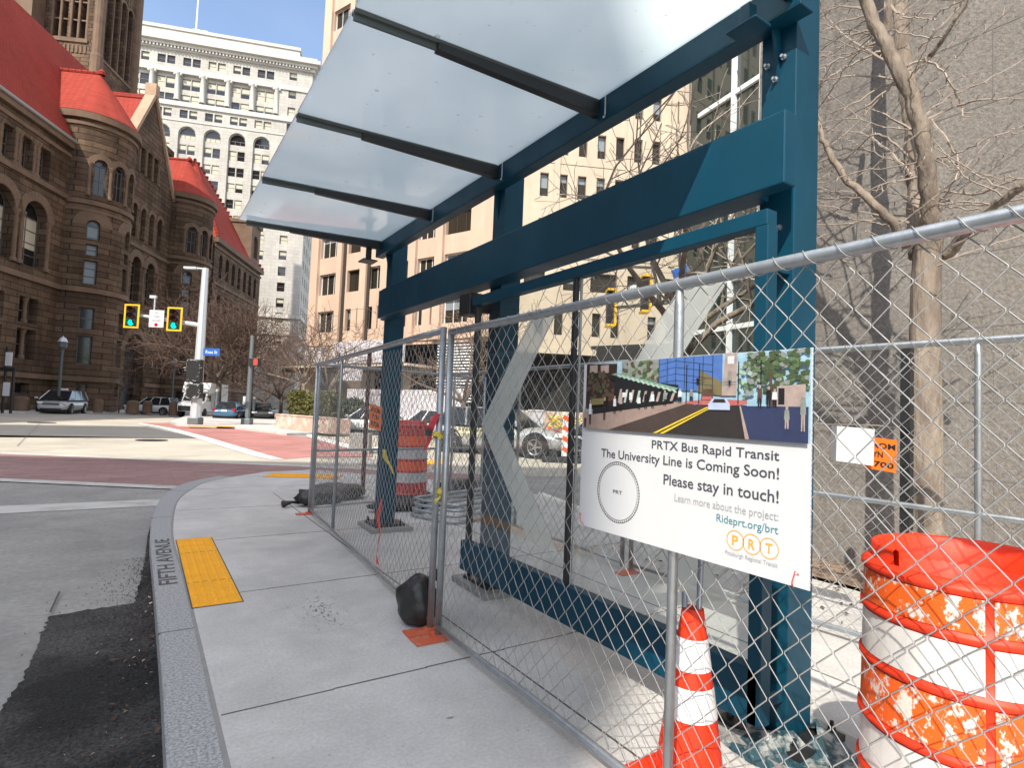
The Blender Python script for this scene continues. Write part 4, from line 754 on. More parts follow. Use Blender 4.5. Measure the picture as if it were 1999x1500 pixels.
# round bays
def bay(uc, eave=26.3):
    r = 3.25; xf = lambda s, d, z: (uc+(r-d)*math.sin(s/r), -(r-d)*math.cos(s/r), z); S_ = lambda deg: R(deg)*r
    t = bpy.data.objects.new("round_bay", None); S.collection.objects.link(t); t.parent = ch
    hs = []
    for k, dg in enumerate((-49, -21, 7, 35)): hs.append((S_(dg)-.5, S_(dg)+.5, 19.2, 22.4, 1, 2, 2, .9 if k == 9 else 0))
    for dg in (-53, 8): hs += [(S_(dg)-.5, S_(dg)+.5, 15.2, 16.9, 1, 1, 1, .8), (S_(dg)-.45, S_(dg)+.45, 13.75, 14.75, 0, 1, 2, 1), (S_(dg)-.5, S_(dg)+.5, 11.2, 13.3, 0, 1, 3, 1), (S_(dg)-.55, S_(dg)+.55, 7.2, 9.1, 0, 1, 2, 0), (S_(dg)-.55, S_(dg)+.55, 4.1, 6.6, 0, 1, 1, 0), (S_(dg)-.4, S_(dg)+.4, 1.4, 2.4, 0, 1, 1, 0)]
    mb = MB(); wall(mb, S_(-92), S_(92), 0, eave, [h[:5] for h in hs], .5, 0, None, xf, [S_(a) for a in range(-90, 91, 9)])
    for s in (-1, 1): mb.quad((uc+s*r, 0, 20), (uc+s*r, 5.5, 20), (uc+s*r, 5.5, eave), (uc+s*r, 0, eave))
    mb.build("wall", M['stone'], t, smooth=False)
    for h in hs: window(*h[:5], dep=.3, xf=xf, nx=h[5], ny=h[6], blind=h[7], parent=t, fw=.08, mats=('frame', 'winglass', 'blind2'))
    tr = Each("string_course", M["trim"], t)
    for z, h, p in ((10.4, .45, .25), (18.2, .4, .18), (17.6, .2, .1), (2.6, .4, .2), (25.2, .3, .15), (25.75, .6, .38)):
        tr.lathe([(r-.05, z), (r+p, z), (r+p, z+h), (r-.05, z+h)], 40, 0, (uc, 0, 0), math.pi, 2*math.pi)
        if z > 20:
            for s in (-1, 1): tr.box(uc+s*r-(p if s < 0 else -.0), uc+s*r+(p if s > 0 else .0), 0, 5.5, z, z+h)
    for h in hs:
        if h[4]: vs = MB(); arcband(vs, (h[0]+h[1])/2, h[3]-(h[1]-h[0])/2, .52, .5 if h[3] > 20 else .95, .06, xf); vs.build("arch_stones", M["trim"], t)
    tr = Each("colonnette", M["trim"], t)
    for dg in (-63, -35, -7, 21, 49): colonnette(tr, S_(dg), .05, 19.0, 22.0, .15, 8, xf)
    mb = MB(); R2 = r+.4; n = 36; zt = 31.6; ze = eave+.05
    rings = [(R2, ze), (R2*.66, ze+(zt-ze)*.35), (R2*.33, ze+(zt-ze)*.69), (0.02, zt)]
    mb.lathe(rings, n, 0, (uc, 0, 0), math.pi, 2*math.pi)
    for s in (-1, 1): mb.quad((uc+s*R2, 0, ze), (uc+s*R2, 6, ze), (uc, 6, zt), (uc, 0, zt))
    rf = mb.build("roof", M['rooftile'], t, smooth=True)
    mb = MB(); 
    for i in range(10): mb.tube([(uc, i*.55-.1, zt+.03), (uc, i*.55+.4, zt+.03)], .2, 8)
    mb.lathe([(.3, -.1), (.34, .15), (.1, .45), (0, .5)], 10, 0, (uc, -.15, zt))
    mb.build("ridge_tiles", M['rooftile'], rf); return t
bay(2.05); bay(20.76)
# tower and chimneys
tw = bpy.data.objects.new("tower", None); S.collection.objects.link(tw); tw.parent = ch
mb = MB(); a, b, c, d = 24.8, 33.4, 14, 22.6
L_ = lambda s, dd, z: (a+dd, d-s, z)                            # left face, s runs toward the near corner
slots = [(k, k+.75, 48.4, 70, 1) for k in (3.0, 4.0, 5.2, 6.2)]
wall(mb, 0, d-c, 22, 78, slots, 1., 0, None, L_)
F_ = lambda s, dd, z: (a+s, c+dd, z)
rs = [(1.35+1.62*k, 2.55+1.62*k, 46.5, 57.2, 1) for k in range(4)]
wall(mb, 0, b-a, 22, 78, rs, .55, 0, None, F_)
mb.quad((b, c, 22), (b, d, 22), (b, d, 78), (b, c, 78)); mb.quad((a, c, 78), (b, c, 78), (b, d, 78), (a, d, 78))
for h in rs: mb.quad(F_(h[0], .55, h[2]), F_(h[1], .55, h[2]), F_(h[1], .55, h[3]), F_(h[0], .55, h[3]))
mb.build("wall", M['stone'], tw)
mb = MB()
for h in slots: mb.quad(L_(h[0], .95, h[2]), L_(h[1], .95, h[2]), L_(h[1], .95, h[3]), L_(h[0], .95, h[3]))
mb.build("belfry_shade", M['dark'], tw)  # dark sheets painted for the unlit inside of the slots
mb = MB()
for s in (3.85, 5.08, 6.06, 2.85, 7.1): colonnette(mb, s, .1, 47.8, 69, .17, 8, L_)
for z in (50.8, 53.3): mb.box(2.9, 7.1, .2, .35, z, z+.18, 0, L_)
for x, y in ((a, c), (a+.0, d), (b, c)): mb.lathe([(.75, 22), (.75, 46), (.62, 46.4), (.62, 76), (.8, 77)], 12, 0, (x, y, 0))
mb.box(2.6, 7.4, -.2, .1, 47.7, 48.2, 0, L_); mb.box(-.1, b-a, -.15, .1, 46.1, 46.5, 0, F_)
for k in range(9): mb.box(3+.5*k, 3.25+.5*k, -.12, .05, 46.3, 47.3, 0, L_)
for k in range(3): mb.box(2.68+1.62*k, 2.85+1.62*k, -.12, .4, 46.5, 60, 0, F_)
for h in rs: arcband(mb, (h[0]+h[1])/2, h[3]-.6, .6, .3, .1, F_)
mb.box(-2.5, -.2, 3.0, 6.2, 30, 62, 0, lambda s, dd, z: (a+s, c+dd+3.5, z))
mb.build("pilaster_trim", M['trim'], tw)
mb = Each("chimney", M["stone"], ch); mb.box(10.2, 12.4, 4.5, 6.5, 28, 33.8); mb.box(9.95, 12.65, 4.3, 6.7, 33.8, 34.6); mb.box(24.5, 29, 6, 8, 28, 35.2); mb.box(24.2, 29.3, 5.7, 8.3, 35.2, 36)
mb = MB(); wall(mb, 43.2, 47.6, 24.3, 31, [(44.3, 46.5, 25.6, 29.4, 1)], .5, 0, d0=-.7); mb.quad((43.2, -.7, 24.3), (43.2, 3, 24.3), (43.2, 3, 31), (43.2, -.7, 31)); mb.quad((47.6, -.7, 24.3), (47.6, 3, 24.3), (47.6, 3, 31), (47.6, -.7, 31))
mb.quad((44.3, -.2, 25.6), (46.5, -.2, 25.6), (46.5, -.2, 29.4), (44.3, -.2, 29.4)); mb.box(43, 47.8, -1, 3, 31, 31.6); mb.lathe([(.5, 0), (.35, .8), (.5, 1.1), (0, 1.9)], 10, 0, (43.5, -.5, 31.6))
mb.build("dormer", M['trim'], ch)
mb = MB(); mb.box(9.9, 13.1, 1.05, 1.12, 0, 2.9); 
for k in range(9): mb.box(9.75+.4*k, 9.81+.4*k, .7, .76, 2.6, 8)
for k in range(7): mb.box(9.6, 13.4, .7, .75, 2.8+.7*k, 2.86+.7*k)
mb.build("entrance_gate", M['black'], ch)
# ================================================================== WHITE OFFICE TOWER
ft = thing("white_office_tower", "tall white stone office tower with giant columns and arched bays under its cornice", "office tower", (28, 131, 0), math.atan2(-.34, .94))
Bc = [-(9.8+4.98*k) for k in range(7)]
mb = MB(); win = []; rows = [(54.0, 56.1), (50.4, 52.4), (46.9, 48.9), (43.3, 45.3), (39.8, 41.8), (36.2, 38.2), (32.7, 34.7), (29.1, 31.1)]
for k, c in enumerate(Bc[:6]):
    for s in (-.93, .93):
        for z0, z1 in ((73.2, 75.0), (61.7, 63.5)): win.append((c+s-.78, c+s+.78, z0, z1, 0, 0, .3))
        for z0, z1 in ((68.1, 70.5), (65.0, 67.0)): win.append((c+s-.86, c+s+.86, z0, z1, 0, 0, .9))
        for i, (z0, z1) in enumerate(rows):
            if k < 5 and i < (7, 7, 5, 3, 2)[k]: win.append((c+s*.93-.76, c+s*.93+.76, z0, z1, 0, 0, .75))
for z0, z1 in ((73.8, 75.5), (69.6, 71.5), (65.6, 67.5), (61.8, 63.8), (40, 42), (36.4, 38.4), (33, 35), (29.4, 31.4), (25.9, 27.9), (22.4, 24.4), (18.4, 21.2), (14, 16)): win.append((-4.9, -3.3, z0, z1, 0, 0, .3))
arches = [(c-1.72, c+1.72, 22, 60, 1) for c in Bc]
cols = [(c-1.95, c+1.95, 64.9, 71.2) for c in Bc]
sm = [w for w in win if w[6] == .3]
wall(mb, -75, 0, 0, 78, [w[:4] for w in sm]+arches+cols, .45, 0)
for a_, b_, c_, d_, r_ in arches: wall(mb, a_-.01, b_+.01, 22, 60, [w[:4] for w in win if a_ < w[0] < b_ and w[6] == .75]+([(a_+.15, b_-.15, 57.4, 59.85, 1)] if a_ > Bc[4]-3 else []), .3, 0, None, ID, (), .45)
for a_, b_, c_, d_ in cols: wall(mb, a_, b_, c_, d_, [w[:4] for w in win if a_ < w[0] < b_ and w[6] == .9], .3, 0, None, ID, (), .45+.001)
side_xf = lambda s, d, z: (-d, s, z)
sw = [(2.2+3.4*i, 3.3+3.4*i, z, z+2.0) for i in range(10) for z in [14+3.55*j for j in range(17)]]
wall(mb, 0, 40, 0, 78, sw, .35, 0, None, side_xf)
mb.quad((-75, 0, 78), (0, 0, 78), (0, 40, 78), (-75, 40, 78))
mb.build("wall", M['lime'], ft)
meshes = {}
n_ = 0
for w in win:
    bl = random.random(); key = (round(w[1]-w[0], 2), round(w[3]-w[2], 2), 0 if bl < .3 else (1 if bl < .7 else 2))
    dep = {.3: .3, .9: .6, .75: .6}[w[6]]
    if key in meshes:
        o = meshes[key].copy(); S.collection.objects.link(o); o.parent = ft
    else: o = meshes[key] = window(0, w[1]-w[0], 0, w[3]-w[2], 0, 0, ID, 1, 2, .09, (0, .55, .95)[key[2]], ('framew', 'winglass', 'blind'), ft)
    o.location = (w[0], dep, w[2])
for c in Bc[:5]: window(c-1.57, c+1.57, 57.4, 59.85, 1, .6, ID, 3, 1, .1, random.choice((0, 0, .9)), ('framew', 'winglass', 'blind'), ft)
mb = MB()
for a_, b_, z0, z1 in sw: mb.quad(side_xf(a_, .3, z0), side_xf(b_, .3, z0), side_xf(b_, .3, z1), side_xf(a_, .3, z1))
mb.build("side_windows", M['winglass'], ft)["kind"] = "stuff"
cm = MB(); cm.lathe([(.62, 0), (.62, .25), (.5, .4), (.44, 5.4), (.5, 5.5), (.62, 5.7), (.62, 6)], 16, 0); cm.box(-.75, .75, -.3, .3, 5.55, 5.8)
for s in (-.6, .6): cm.tube([(s, -.35, 5.6), (s, .3, 5.6)], .26, 10)
c0 = None
for k in range(7):
    o = c0.copy() if c0 else cm.build("giant_column", M['limetrim'], ft, smooth=True)
    if c0: S.collection.objects.link(o)
    c0 = c0 or o; o.location = (-(7.3+4.98*k), -.05, 65.4)
cn = Each("cornice", M["limetrim"], ft)
for z0, z1, p in ((64.1, 65.1, .35), (71.3, 72.4, .3), (76.1, 76.8, .5), (76.8, 77.4, 1.0), (77.4, 78.2, 1.7), (60.9, 61.2, .15), (20.0, 20.9, .5), (16.2, 16.5, .3)): 
    cn.box(-75, p, -p, 0, z0, z1); cn.box(0, p, 0, 40, z0, z1)
cn = MB()
for i in range(110): cn.box(-75+.68*i, -74.7+.68*i, -.95, -.3, 76.3, 76.8)
cn.build("cornice_bracket_row", M['limetrim'], ft)
mb = MB(); at_ = []
for k in range(8): at_ += [(-(8.3+4.98*k), -(7.5+4.98*k), 79.4, 80.2), (-(7.3+4.98*k), -(5.2+4.98*k)-.6, 79.2, 79.9), (-(5.3+4.98*k), -(4.6+4.98*k), 79.4, 80.2)]
wall(mb, -72, -3.2, 78.2, 81.4, at_, .4, 0, None, ID, (), 1.2); mb.quad((-3.2, 1.2, 78.2), (-3.2, 30, 78.2), (-3.2, 30, 81.4), (-3.2, 1.2, 81.4)); mb.box(-72.2, -3.0, .95, 31, 81.4, 82.1); mb.box(-75, .9, -.9, -.6, 78.2, 79.0); mb.box(.6, .9, -.6, 40, 78.2, 79.0)
mb.build("parapet", M['limetrim'], ft)
mb = MB()
for a_, b_, z0, z1 in at_: mb.quad((a_, 1.55, z0), (b_, 1.55, z0), (b_, 1.55, z1), (a_, 1.55, z1))
mb.build("attic_windows", M['winglass'], ft)["kind"] = "stuff"
mb = MB(); mb.box(-26, -23, 3, 6, 82, 83.5); mb.tube([(-25, 2, 79), (-25, 2, 104)], [.22, .08], 8); mb.build("flagpole", M['alu'], ft)
# ================================================================== TAN OFFICE BLOCK (two faces meeting at a blunt corner)
ob = thing("office_block", "tan concrete office block with bands of brown windows and a cream wing of slit windows", "office block", (21.45, 35.7, 0), math.atan2(-.927, .375))
mb = MB(); Hs = []; Wd = []
bays = [(18.45, 21.15, 3), (15.15, 17.1, 3), (12.45, 14.25, 2), (9.1, 11.1, 3), (6.2, 8.25, 3), (2.55, 5.3, 3)]
for j in range(12):
    zt = 10.15+3.48*j*1.02
    if j in range(5, 11): continue
    if j == 11: zt = 39.75
    for i, (a_, b_, n_) in enumerate(bays):
        if j == 11 and i > 1: continue
        if j == 0 and i in (1, 2, 4): Hs += [(-b_, -b_+.75, zt-2, zt), (-a_-.42, -a_, zt-2, zt)]; Wd += [(-b_, -b_+.75, zt-2, zt, 1), (-a_-.42, -a_, zt-2, zt, 1)]
        else: Hs.append((-b_, -a_, zt-2, zt)); Wd.append((-b_, -a_, zt-2, zt, n_))
wall(mb, -22.3, 0, 6.6, 60, Hs, .35, 0)
mb.box(-22.3, -17.9, .05, 3, 0, 6.6)
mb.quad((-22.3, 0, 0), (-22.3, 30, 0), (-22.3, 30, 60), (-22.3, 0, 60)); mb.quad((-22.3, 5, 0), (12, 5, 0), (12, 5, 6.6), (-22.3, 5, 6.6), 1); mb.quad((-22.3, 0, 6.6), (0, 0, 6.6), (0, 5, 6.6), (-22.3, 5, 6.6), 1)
for a_, b_ in ((-18.4, -17.72), (-15.1, -14.3), (-12.4, -11.15), (-9.05, -8.3), (-6.15, -5.35), (-2.5, 0), (-22.3, -21.2)): mb.box(a_, b_, -.28, .02, 6.9, 60)
for z in (6.9,): mb.box(-22.3, 0, -.12, .01, z, z+.25)
mb.build("wall", [M['tan'], M['dark']], ob)
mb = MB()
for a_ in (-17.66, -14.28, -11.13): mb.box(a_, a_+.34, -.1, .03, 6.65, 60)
mb.build("reveal_shade", M['framedk'], ob)  # dark strips stand in for the shaded recesses beside the piers
for w in Wd: window(*w[:4], dep=.3, nx=w[4], ny=1, fw=.07, mats=('alu' if random.random() < .75 else 'framedk', 'brownglass', 'blind2'), parent=ob, trans=0, blind=random.choice((0, 0, 0, .25, .45)))
ang = math.atan2(-.42, .906)-math.atan2(-.927, .375); ca, sa = math.cos(ang), math.sin(ang)
Bf = lambda s, d, z: (s*ca-d*sa, s*sa+d*ca, z)
Hs = []; Wd = []
for r_, (z0, z1) in enumerate(((7.3, 9.1), (14.3, 16.05), (17.75, 19.55), (21.05, 22.9), (24.5, 26.3), (27.9, 29.7), (31.3, 33.1), (34.8, 36.6), (38.2, 40))):
    for k in range(12):
        t = 3.28+1.46*k
        if abs(t-14) < .2 or t > 17 or (r_ == 0 and k in (5,)): continue
        if k == 9 and r_ > 1: continue
        Hs.append((t-.33, t+.33, z0, z1)); Wd.append(Hs[-1]+(1,))
for a_, b_ in ((2.0, 3.6), (5.0, 6.4), (7.1, 9.2), (10.0, 11.6), (13, 14.4)): Hs.append((a_, b_, 10.7, 12.15)); Wd.append(Hs[-1]+(3,))
lv = [(16.0, 16.7, z, z+1.9) for z in (17.7, 24.4, 27.8)]
mb = MB(); wall(mb, 0, 19.2, 5.85, 60, Hs+lv, .3, 0, None, Bf)
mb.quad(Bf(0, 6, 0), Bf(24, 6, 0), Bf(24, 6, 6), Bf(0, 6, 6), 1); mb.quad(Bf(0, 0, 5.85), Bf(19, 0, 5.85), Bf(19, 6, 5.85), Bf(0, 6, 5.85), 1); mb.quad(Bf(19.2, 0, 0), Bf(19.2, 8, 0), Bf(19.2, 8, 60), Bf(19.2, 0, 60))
for t in (0, 4.0, 9.6, 13.2): mb.box(t, t+.45, -.12, .02, 13.1 if t else 6.5, 60, 0, Bf)
for z in (13.2, 20.3, 27.1, 33.8): mb.box(0, 19.2, -.006, .004, z, z+.05, 1, Bf)
mb.box(17.3, 19.2, -.35, .02, 0, 60, 2, Bf); mb.box(0, 19, -.3, .01, 5.85, 6.3, 0, Bf)
mb.build("wall", [M['creamwall'], M['dark'], M['hoard']], ob)
for w in (Wd[-5:]+Wd[:-5])[:84]: window(*w[:4], dep=.25, xf=Bf, nx=w[4], ny=1, fw=.05, mats=('framedk', 'brownglass', 'blind2'), parent=ob, blind=random.choice((0, 0, 0, 0, .3, .6)))
mb = MB()
for a_, b_, z0, z1 in lv:
    mb.box(a_, b_, .25, .3, z0, z1, 1, Bf)
    for k in range(9): mb.box(a_, b_, .02, .12, z0+.1+k*.2, z0+.19+k*.2, 0, Bf)
mb.build("louvre", [M['alu'], M['dark']], ob)
# ground floor: canopy, sign band, columns, louvred panels, hoarding
mb = MB(); mb.box(-21.6, -5.6, -3.2, .0, 4.55, 4.75); mb.box(-21.6, -5.6, -3.1, -.1, 4.2, 4.55, 1); mb.build("canopy", [M['creamwall'], M['framedk']], ob)
mb = MB(); mb.box(-18.0, -14.9, -3.3, -3.1, 4.8, 6.3); mb.box(-14.3, -6.0, -3.3, -3.1, 4.8, 6.6); mb.box(-13.2, -10.4, -3.45, -3.3, 3.4, 4.5); mb.build("sign_band", M['hoard'], ob)
mb = MB(); textfit(mb, "11", -13.4, -12.4, 5.0, 5.7, lambda s, z, d: (s, -3.315, z)); mb.build("band_lettering", M['blackink'], ob)
gc = Each("ground_column", M["creamwall"], ob)
for s in (-16.6, -12.6, -8.4, -20.4): gc.box(s, s+.8, -1.6, -.8, 0, 4.2)
for a_, b_, xf_ in ((-21.4, -19.4, ID), (-5.2, -1.2, ID)):
    mb = MB(); mb.box(a_, b_, -.25, -.05, 1.9, 6.5, 1, xf_)
    for k in range(20): mb.box(a_, b_, -.42, -.24, 2.0+k*.225, 2.11+k*.225, 0, xf_)
    mb.build("louvre_panel", [M['alu'], M['dark']], ob)
hd = thing("hoarding", "row of pale grey hoarding panels standing behind the parked white cars", "hoarding", (14.9, 43.2, 0), math.atan2(-.927, .375))
for k in range(5):
    mb = MB(); mb.box(-2.8+k*2.45, -.4+k*2.45, 0, .08, .5, 2.75); mb.box(-2.7+k*2.45, -2.6+k*2.45, .02, .1, 0, .5); mb.box(-.6+k*2.45, -.5+k*2.45, .02, .1, 0, .5); mb.build("panel", M['hoard'], hd)
# ================================================================== GLASS BUILDING AND GREY WALL
gb = thing("glass_building", "dark glass building with white mullions seen in the slot beside the grey wall", "building", (33, 22, 0), math.atan2(-math.cos(R(9)), -math.sin(R(9))))
mb = MB(); mb.box(-7, 14, .1, 8, 0, 60); mb.build("glazing", M['curtain'], gb)
mb = MB()
for s in (-2.6, -.15, 1.15, 3.2, 6, 9, 12): mb.box(s, s+.26, -.2, .1, 0, 60)
for j in range(18): mb.box(-6, 14, -.12, .1, 1+3.3*j, 1.32+3.3*j)
mb.build("mullions", M['alu'], gb)
gw = thing("granite_wall", "big blank grey granite wall behind the bare tree", "building wall", (5.9, 3.98, 0))
mb = MB(); xf = lambda s, d, z: (d, -s, z)
wall(mb, 0, 14, 0, 18, [], .3, 0, None, xf, [k*2.8 for k in range(1, 5)])
mb.quad((0, 0, 0), (8, .6, 0), (8, .6, 18), (0, 0, 18)); mb.build("face", M['granitewall'], gw)
mb = MB()
for j in range(28): mb.box(0, 14, -.0025, .001, .35+j*.64, .360+j*.64, 0, xf)
for j in range(28):
    for k in range(8): s = k*1.9+(j % 2)*.95+.3; mb.box(s, s+.006, -.0025, .001, .356+j*.64, .99+j*.64, 0, xf)
mb.build("stone_joints", mat("dark_grey_joint", (.17, .16, .15), .9), gw)
bk = thing("added_dark_row", "low dark brick row across the avenue behind the viewer", "brick building", (-33, 0, 0))  # unseen block added to darken the ambient light on the shelter
mb = MB(); mb.box(-14, 0, 0, 18, RZ, 19); mb.build("wall", masonry("dark_brick", (.14, .07, .05), (.10, .05, .04), (.10, .09, .08), .24, .08, .01), bk)
# the tall block across the avenue behind the viewer that shades this pavement
sb_ = thing("corner_tower_block", "tall stone block across the avenue that casts the broad shade on the pavement", "office block", (-19.01, -13.53, 0))
mb = MB(); mb.prism([(0, 0), (-44, 17.6), (-44, -26)], RZ, 40); mb.build("wall", M['lime'], sb_)
from mathutils import noise
# ================================================================== DRUMS, CONES, BAGS, TAPE, SIGNS
def drum(label, pos, zs, r=.25, seam=0., scale=1., mats=None, worn=True, back=None):
    t = thing("traffic_drum", label, "traffic drum", pos, 0, "orange and white traffic drums"); t.scale = (scale,)*3
    top = zs[0]; prof = [(r+.035, .05), (r+.03, .08)]
    for z in zs[::-1]: prof += [(r+.016*(top-z)+.004, z-.014), (r+.014+.016*(top-z), z-.006), (r+.014+.016*(top-z), z+.006), (r+.004+.016*(top-z), z+.013)]
    prof += [(r, top+.018), (r-.015, top+.022), (r-.03, top-.0), (r-.05, top-.09), (0, top-.1)]
    mb = MB(); mb.lathe(prof, 48); body = mb.build("body", M['orange'] if worn else M['plastred'], t, smooth=True)
    mb = MB(); mb.lathe([(0, 0), (r+.1, 0), (r+.11, .03), (r+.05, .06), (0, .06)], 32); mb.build("base", M['rubber'], t)
    for i, (a, b) in enumerate(zip(zs, zs[1:])):
        mb = MB(); rr = lambda z: r+.0065+.016*(top-z); mb.lathe([(rr(b), b+.016), (rr(a), a-.016)], 48, 0, (0, 0, 0), R(seam+2.2), R(seam+357.8)); mb.build("sheeting_band", M[mats[i]], t, smooth=True)
    if back is not None:                                        # raised grip at the back of the top
        mb = MB(); mb.lathe([(r-.02, top-.05), (r-.012, top+.062), (r-.02, top+.067), (r-.03, top+.06), (r-.035, top-.05)], 28, 0, (0, 0, 0), R(back-95), R(back+95))
        mb.build("handle", M['orange'] if worn else M['plastred'], t, smooth=True)
    return t
drum("big scuffed orange and white traffic drum standing close behind the near fence", (2.09, .70, 0), (.975, .852, .70, .53, .375, .21, .075), .25, -150, 1., ('wornorange', 'wornwhite', 'wornorange', 'wornwhite', 'wornorange', 'wornwhite'), back=60)
drum("faded orange and grey traffic drum standing behind the far teal column", (3.60, 8.50, 0), (.96, .845, .69, .51, .36, .20, .06), .245, 120, 1.17, ('plastred', 'reflorange', 'reflgrey', 'reflorange', 'reflgrey', 'plastred'), False, 20)
fd = [o for o in S.objects if o.name.startswith("traffic_drum")][-1]
mb = MB(); mb.box(-.03, .03, -.1, .1, 1.0, 1.05, 0, lambda x, y, z: (-.215-x*.1, y, z)); mb.build("white_sticker", M['wood'], fd)
cx, cyy = 1.85, onX(1352, 1210, 1.85).y
t = thing("traffic_cone", "orange traffic cone with two white bands under the notice board", "traffic cone", (cx, cyy, 0))
def ring(z0, z1, m, nm, e=0.):
    f = lambda z: .135-(.135-.036)*z/.70
    mb = MB(); mb.lathe([(f(z0)+e, z0), (f(z1)+e, z1)], 28); return mb.build(nm, M[m], t, smooth=True)
ring(.02, .665, 'orange', 'body'); ring(.27, .385, 'refl', 'reflective_band', .003); ring(.445, .56, 'refl', 'reflective_band', .003)
mb = MB(); mb.lathe([(.0365+.005, .645), (.0365, .665), (.028, .665), (.03, .6)], 24); mb.build("rim", M['orange'], t, smooth=True)
mb = MB(); mb.box(-.18, .18, -.18, .18, 0.002, .03); mb.build("base", M['orange'], t, bevel=.01)
mb = MB(); 
for dx, dy, h in ((.012, -.012, .93), (-.01, .018, .72)): mb.tube([(cx+dx, cyy+dy, .25), (cx+dx*1.6, cyy+dy*1.6, h)], .011, 8)
tag(mb.build("steel_rod", M['galv'], None, True), "pair of thin grey steel rods standing up out of the orange cone", "rod")
def bag(label, c, s, seed, tail=None, group="black weight bags"):
    rnd = random.Random(seed); mb = MB(); n, k = 28, 16; vs = []
    for j in range(k+1):
        ph = math.pi*j/k
        for i in range(n):
            th = 2*math.pi*i/n; p = Vector((math.sin(ph)*math.cos(th), math.sin(ph)*math.sin(th), math.cos(ph)))
            f = 1+.2*noise.noise(p*1.7+Vector((seed, 0, 0)))+.07*noise.noise(p*4.5+Vector((0, seed, 0)))+.045*math.sin(9*th+seed+3*noise.noise(p*3))*(math.sin(ph)**3)
            q = Vector((p.x*s[0], p.y*s[1], p.z*s[2]))*f; z = q.z+s[2]*.82
            if z < .01: z = .01+.002*rnd.random(); q *= 1.03
            vs.append((q.x, q.y, z))
    mb.add(vs, [(j*n+i, (j+1)*n+i, (j+1)*n+(i+1) % n, j*n+(i+1) % n) for j in range(k) for i in range(n)])
    o = mb.build("weight_bag", M['bag'], None, True); o.location = c; tag(o, label, "weight bag", group)
    if tail:
        mb = MB(); mb.tube([tail[0], [(a+b)/2+.012 for a, b in zip(*tail)], tail[1]], [.03, .018, .05], 8); mb.build("tied_neck", M['bag'], o, True)
    return o
g = G(812, 1222); bag("round black weight bag leaning on the joined fence posts", (g.x+.02, g.y+.05, 0), (.135, .145, .165), 3, ((.06, -.02, .26), (.125, -.05, .30)))
g = G(610, 990); bag("low black weight bag with a tied neck at the corner fence foot", (g.x+.12, g.y+.1, 0), (.30, .19, .13), 7, ((-.27, -.02, .06), (-.50, -.04, .045)))
g = G(672, 985); bag("slumped black weight bag lying between the corner post and far column", (g.x+.05, g.y+.55, 0), (.44, .3, .13), 9, ((-.36, -.05, .13), (-.55, -.06, .12)))
g = G(800, 998); bag("long flat black weight bag lying in front of the faded drum", (g.x, g.y+.1, 0), (.55, .16, .09), 11)
g = G(895, 975); bag("black weight bag beside the stacked barrier frames behind the glass", (g.x+.2, g.y+.3, 0), (.4, .25, .16), 14)
def ribbon(name, label, pts, w, m, cat="tape", axis=(0, 1, 0), group=None):
    mb = MB(); A = Vector(axis); P = [Vector(p) for p in pts]
    for i, (a, b) in enumerate(zip(P, P[1:])):
        u, v = A*w*(1+.15*math.sin(i*2.1)), A*w*(1+.15*math.sin(i*2.1+2.1)); tw = Vector((.008*math.sin(i*1.7), 0, 0)); t2 = Vector((.008*math.sin(i*1.7+1.7), 0, 0))
        mb.quad(a-u+tw, a+u-tw, b+v-t2, b-v+t2)
    return tag(mb.build(name, m), label, cat, group)
pf_ = lambda x, y: onX(x, y, 1.585)
A, B = onX(856, 808, 1.58), onX(828, 880, 1.60)
ribbon("warning_flag", "pink ribbon flag hanging from the post of the joined fence panels", [A, A.lerp(B, .35)+Vector((-.02, 0, .0)), A.lerp(B, .75)+Vector((.01, 0, 0)), B], .035, M['pink'], "flag")
mb = MB(); mb.box(-.012, .012, -.02, .02, -.02, .02); o = mb.build("printed_patch", M['ink']); p = A.lerp(B, .5); o.location = p+Vector((-.02, 0, 0)); o.parent = [k for k in S.objects if k.name == "warning_flag"][0]
for px, py, l in ((858, 850, "yellow tape knotted round the joined fence posts at chest height"), (866, 962, "yellow tape knotted round the joined fence posts near knee height")):
    c = onX(px, py, 1.6); P = []
    for i in range(14): a = i*1.1; P.append((c.x+.032*math.cos(a), c.y+.045*math.sin(a)+.02, c.z+.016*math.sin(i*2.3)))
    if py > 900: P += [(c.x-.04, c.y-.03, c.z-.03), (c.x-.05, c.y+.02, c.z-.06)]
    ribbon("yellow_tape", l, P, .014, M['yeltape'], axis=(0, 0, 1))
xp = 1.72
P = [onX(745, 975, 1.75), onX(738, 1010, 1.74), onX(742, 1045, 1.72), onX(735, 1080, 1.70), onX(737, 1102, 1.69)]
ribbon("red_tape", "long red tape hanging from the fence in front of the far teal column", P, .022, M['redtape'])
P = [onX(750, 878, 2.0), onX(752, 895, 1.98), onX(763, 912, 2.0), onX(768, 926, 1.98)]
ribbon("yellow_tag", "crumpled yellow tag tied to the fence in front of the far drum", P, .045, M['yeltape'], "tag")
